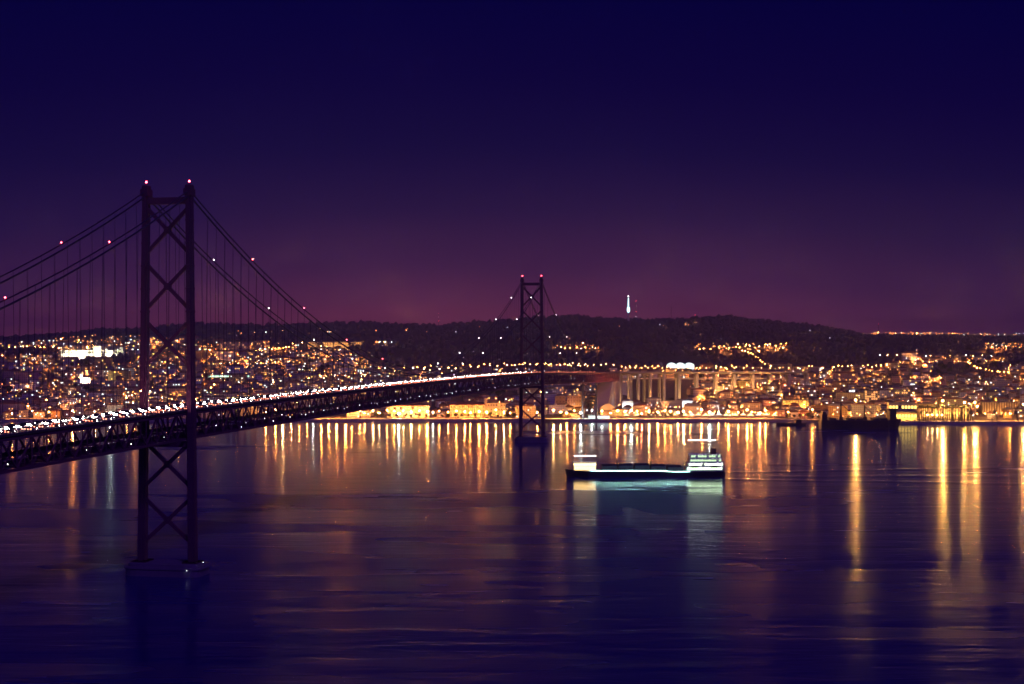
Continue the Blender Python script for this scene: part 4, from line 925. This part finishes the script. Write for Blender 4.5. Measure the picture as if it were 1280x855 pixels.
for k, p in enumerate((1038, 1061, 1072, 1092, 1102)): MB().bx(XQ_(p), XQ_(p + 8), -7, 7, 12.003, 14.6).build('hatch', 'tarp', o)
Y0 = 2080.0; sp = F / Y0; o = tag(empty('barge', ((990 - 640) / sp, Y0 + 8, 0)), 'low dark barge moored beside the dock mouth', 'barge')
MB().loft([[(x, -5 * k, -1), (x * 1.05, -5.5 * k, 3.2), (x * 1.05, 5.5 * k, 3.2), (x, 5 * k, -1)] for x, k in ((-20, .7), (-15, 1), (15, 1), (20, .7))]).build('hull', 'hull_dark', o); MB().bx(6, 14, -4, 4, 3.2, 8).build('cabin', 'hull_dark', o)
# portal cranes
for p, s, lb in ((1213, 1.0, 'next to the last palm'), (1243, 1.0, 'in front of the columned warehouse'), (1269, .95, 'at the far end of the columned warehouse')):
    X = (p - 640) / F * 2120; Y = float(shore(X)) + 9; X = (p - 640) / F * Y
    o = tag(empty('portal_crane', (X, Y, 3.9)), 'dark portal crane on the quay %s' % lb, 'crane', 'portal cranes on the quay'); o.scale = (s, s, s)
    for sx_ in (-1, 1):
        for sy in (-1, 1): MB().beam((sx_ * 4, sy * 3, 0), (sx_ * 2.2, sy * 2, 10), .8).build('leg', 'dark_steel', o)
    MB().bx(-2.8, 2.8, -2.6, 2.6, 10, 11.2).build('platform', 'dark_steel', o); MB().bx(-2, 2.4, -2, 2, 11.2, 15.5).build('cab', 'dark_steel', o)
    m = MB().beam((0, 0, 15.5), (0, 0, 20), 1.0); m.build('mast', 'dark_steel', o); m = MB().beam((.5, -1, 14), (4, -6, 27), .7); m.beam((0, 0, 20), (4, -6, 27), .2); m.build('jib', 'dark_steel', o)

# ------------------------------------------------------------------ near bank below the viewpoint
pm('near_soil', (.03, .028, .03), .95, .4, .1)
m = MB(); nx = 41; xs = np.linspace(-260, 260, nx); ys = [-60, 20, 70, 120, 150, 175, 200]; zz = [108, 104, 80, 45, 18, 3, -3]
m.add([(x, y, z + 4 * math.sin(x / 31 + y / 17) * (0 < z < 100)) for y, z in zip(ys, zz) for x in xs], [(j * nx + i, j * nx + i + 1, (j + 1) * nx + i + 1, (j + 1) * nx + i) for j in range(len(ys) - 1) for i in range(nx - 1)])
tag(m.build('near_bank', 'near_soil'), 'steep dark bank falling from the viewpoint to the river', kind='structure')

# ------------------------------------------------------------------ night haze over river and city
hm_ = bpy.data.materials.new('haze'); hm_.use_nodes = True; t_ = hm_.node_tree; t_.nodes.clear()
pv = N(t_, 'ShaderNodeVolumePrincipled'); pv.inputs['Color'].default_value = (.92, .90, .95, 1); pv.inputs['Density'].default_value = 0.00007; pv.inputs['Anisotropy'].default_value = 0.3
t_.links.new(pv.outputs[0], N(t_, 'ShaderNodeOutputMaterial').inputs['Volume']); MAT['haze'] = hm_
tag(MB().bx(-11000, 11000, -300, 15000, -8, 330).build('haze', 'haze'), 'thin night haze over the river and the city', 'haze', kind='stuff')
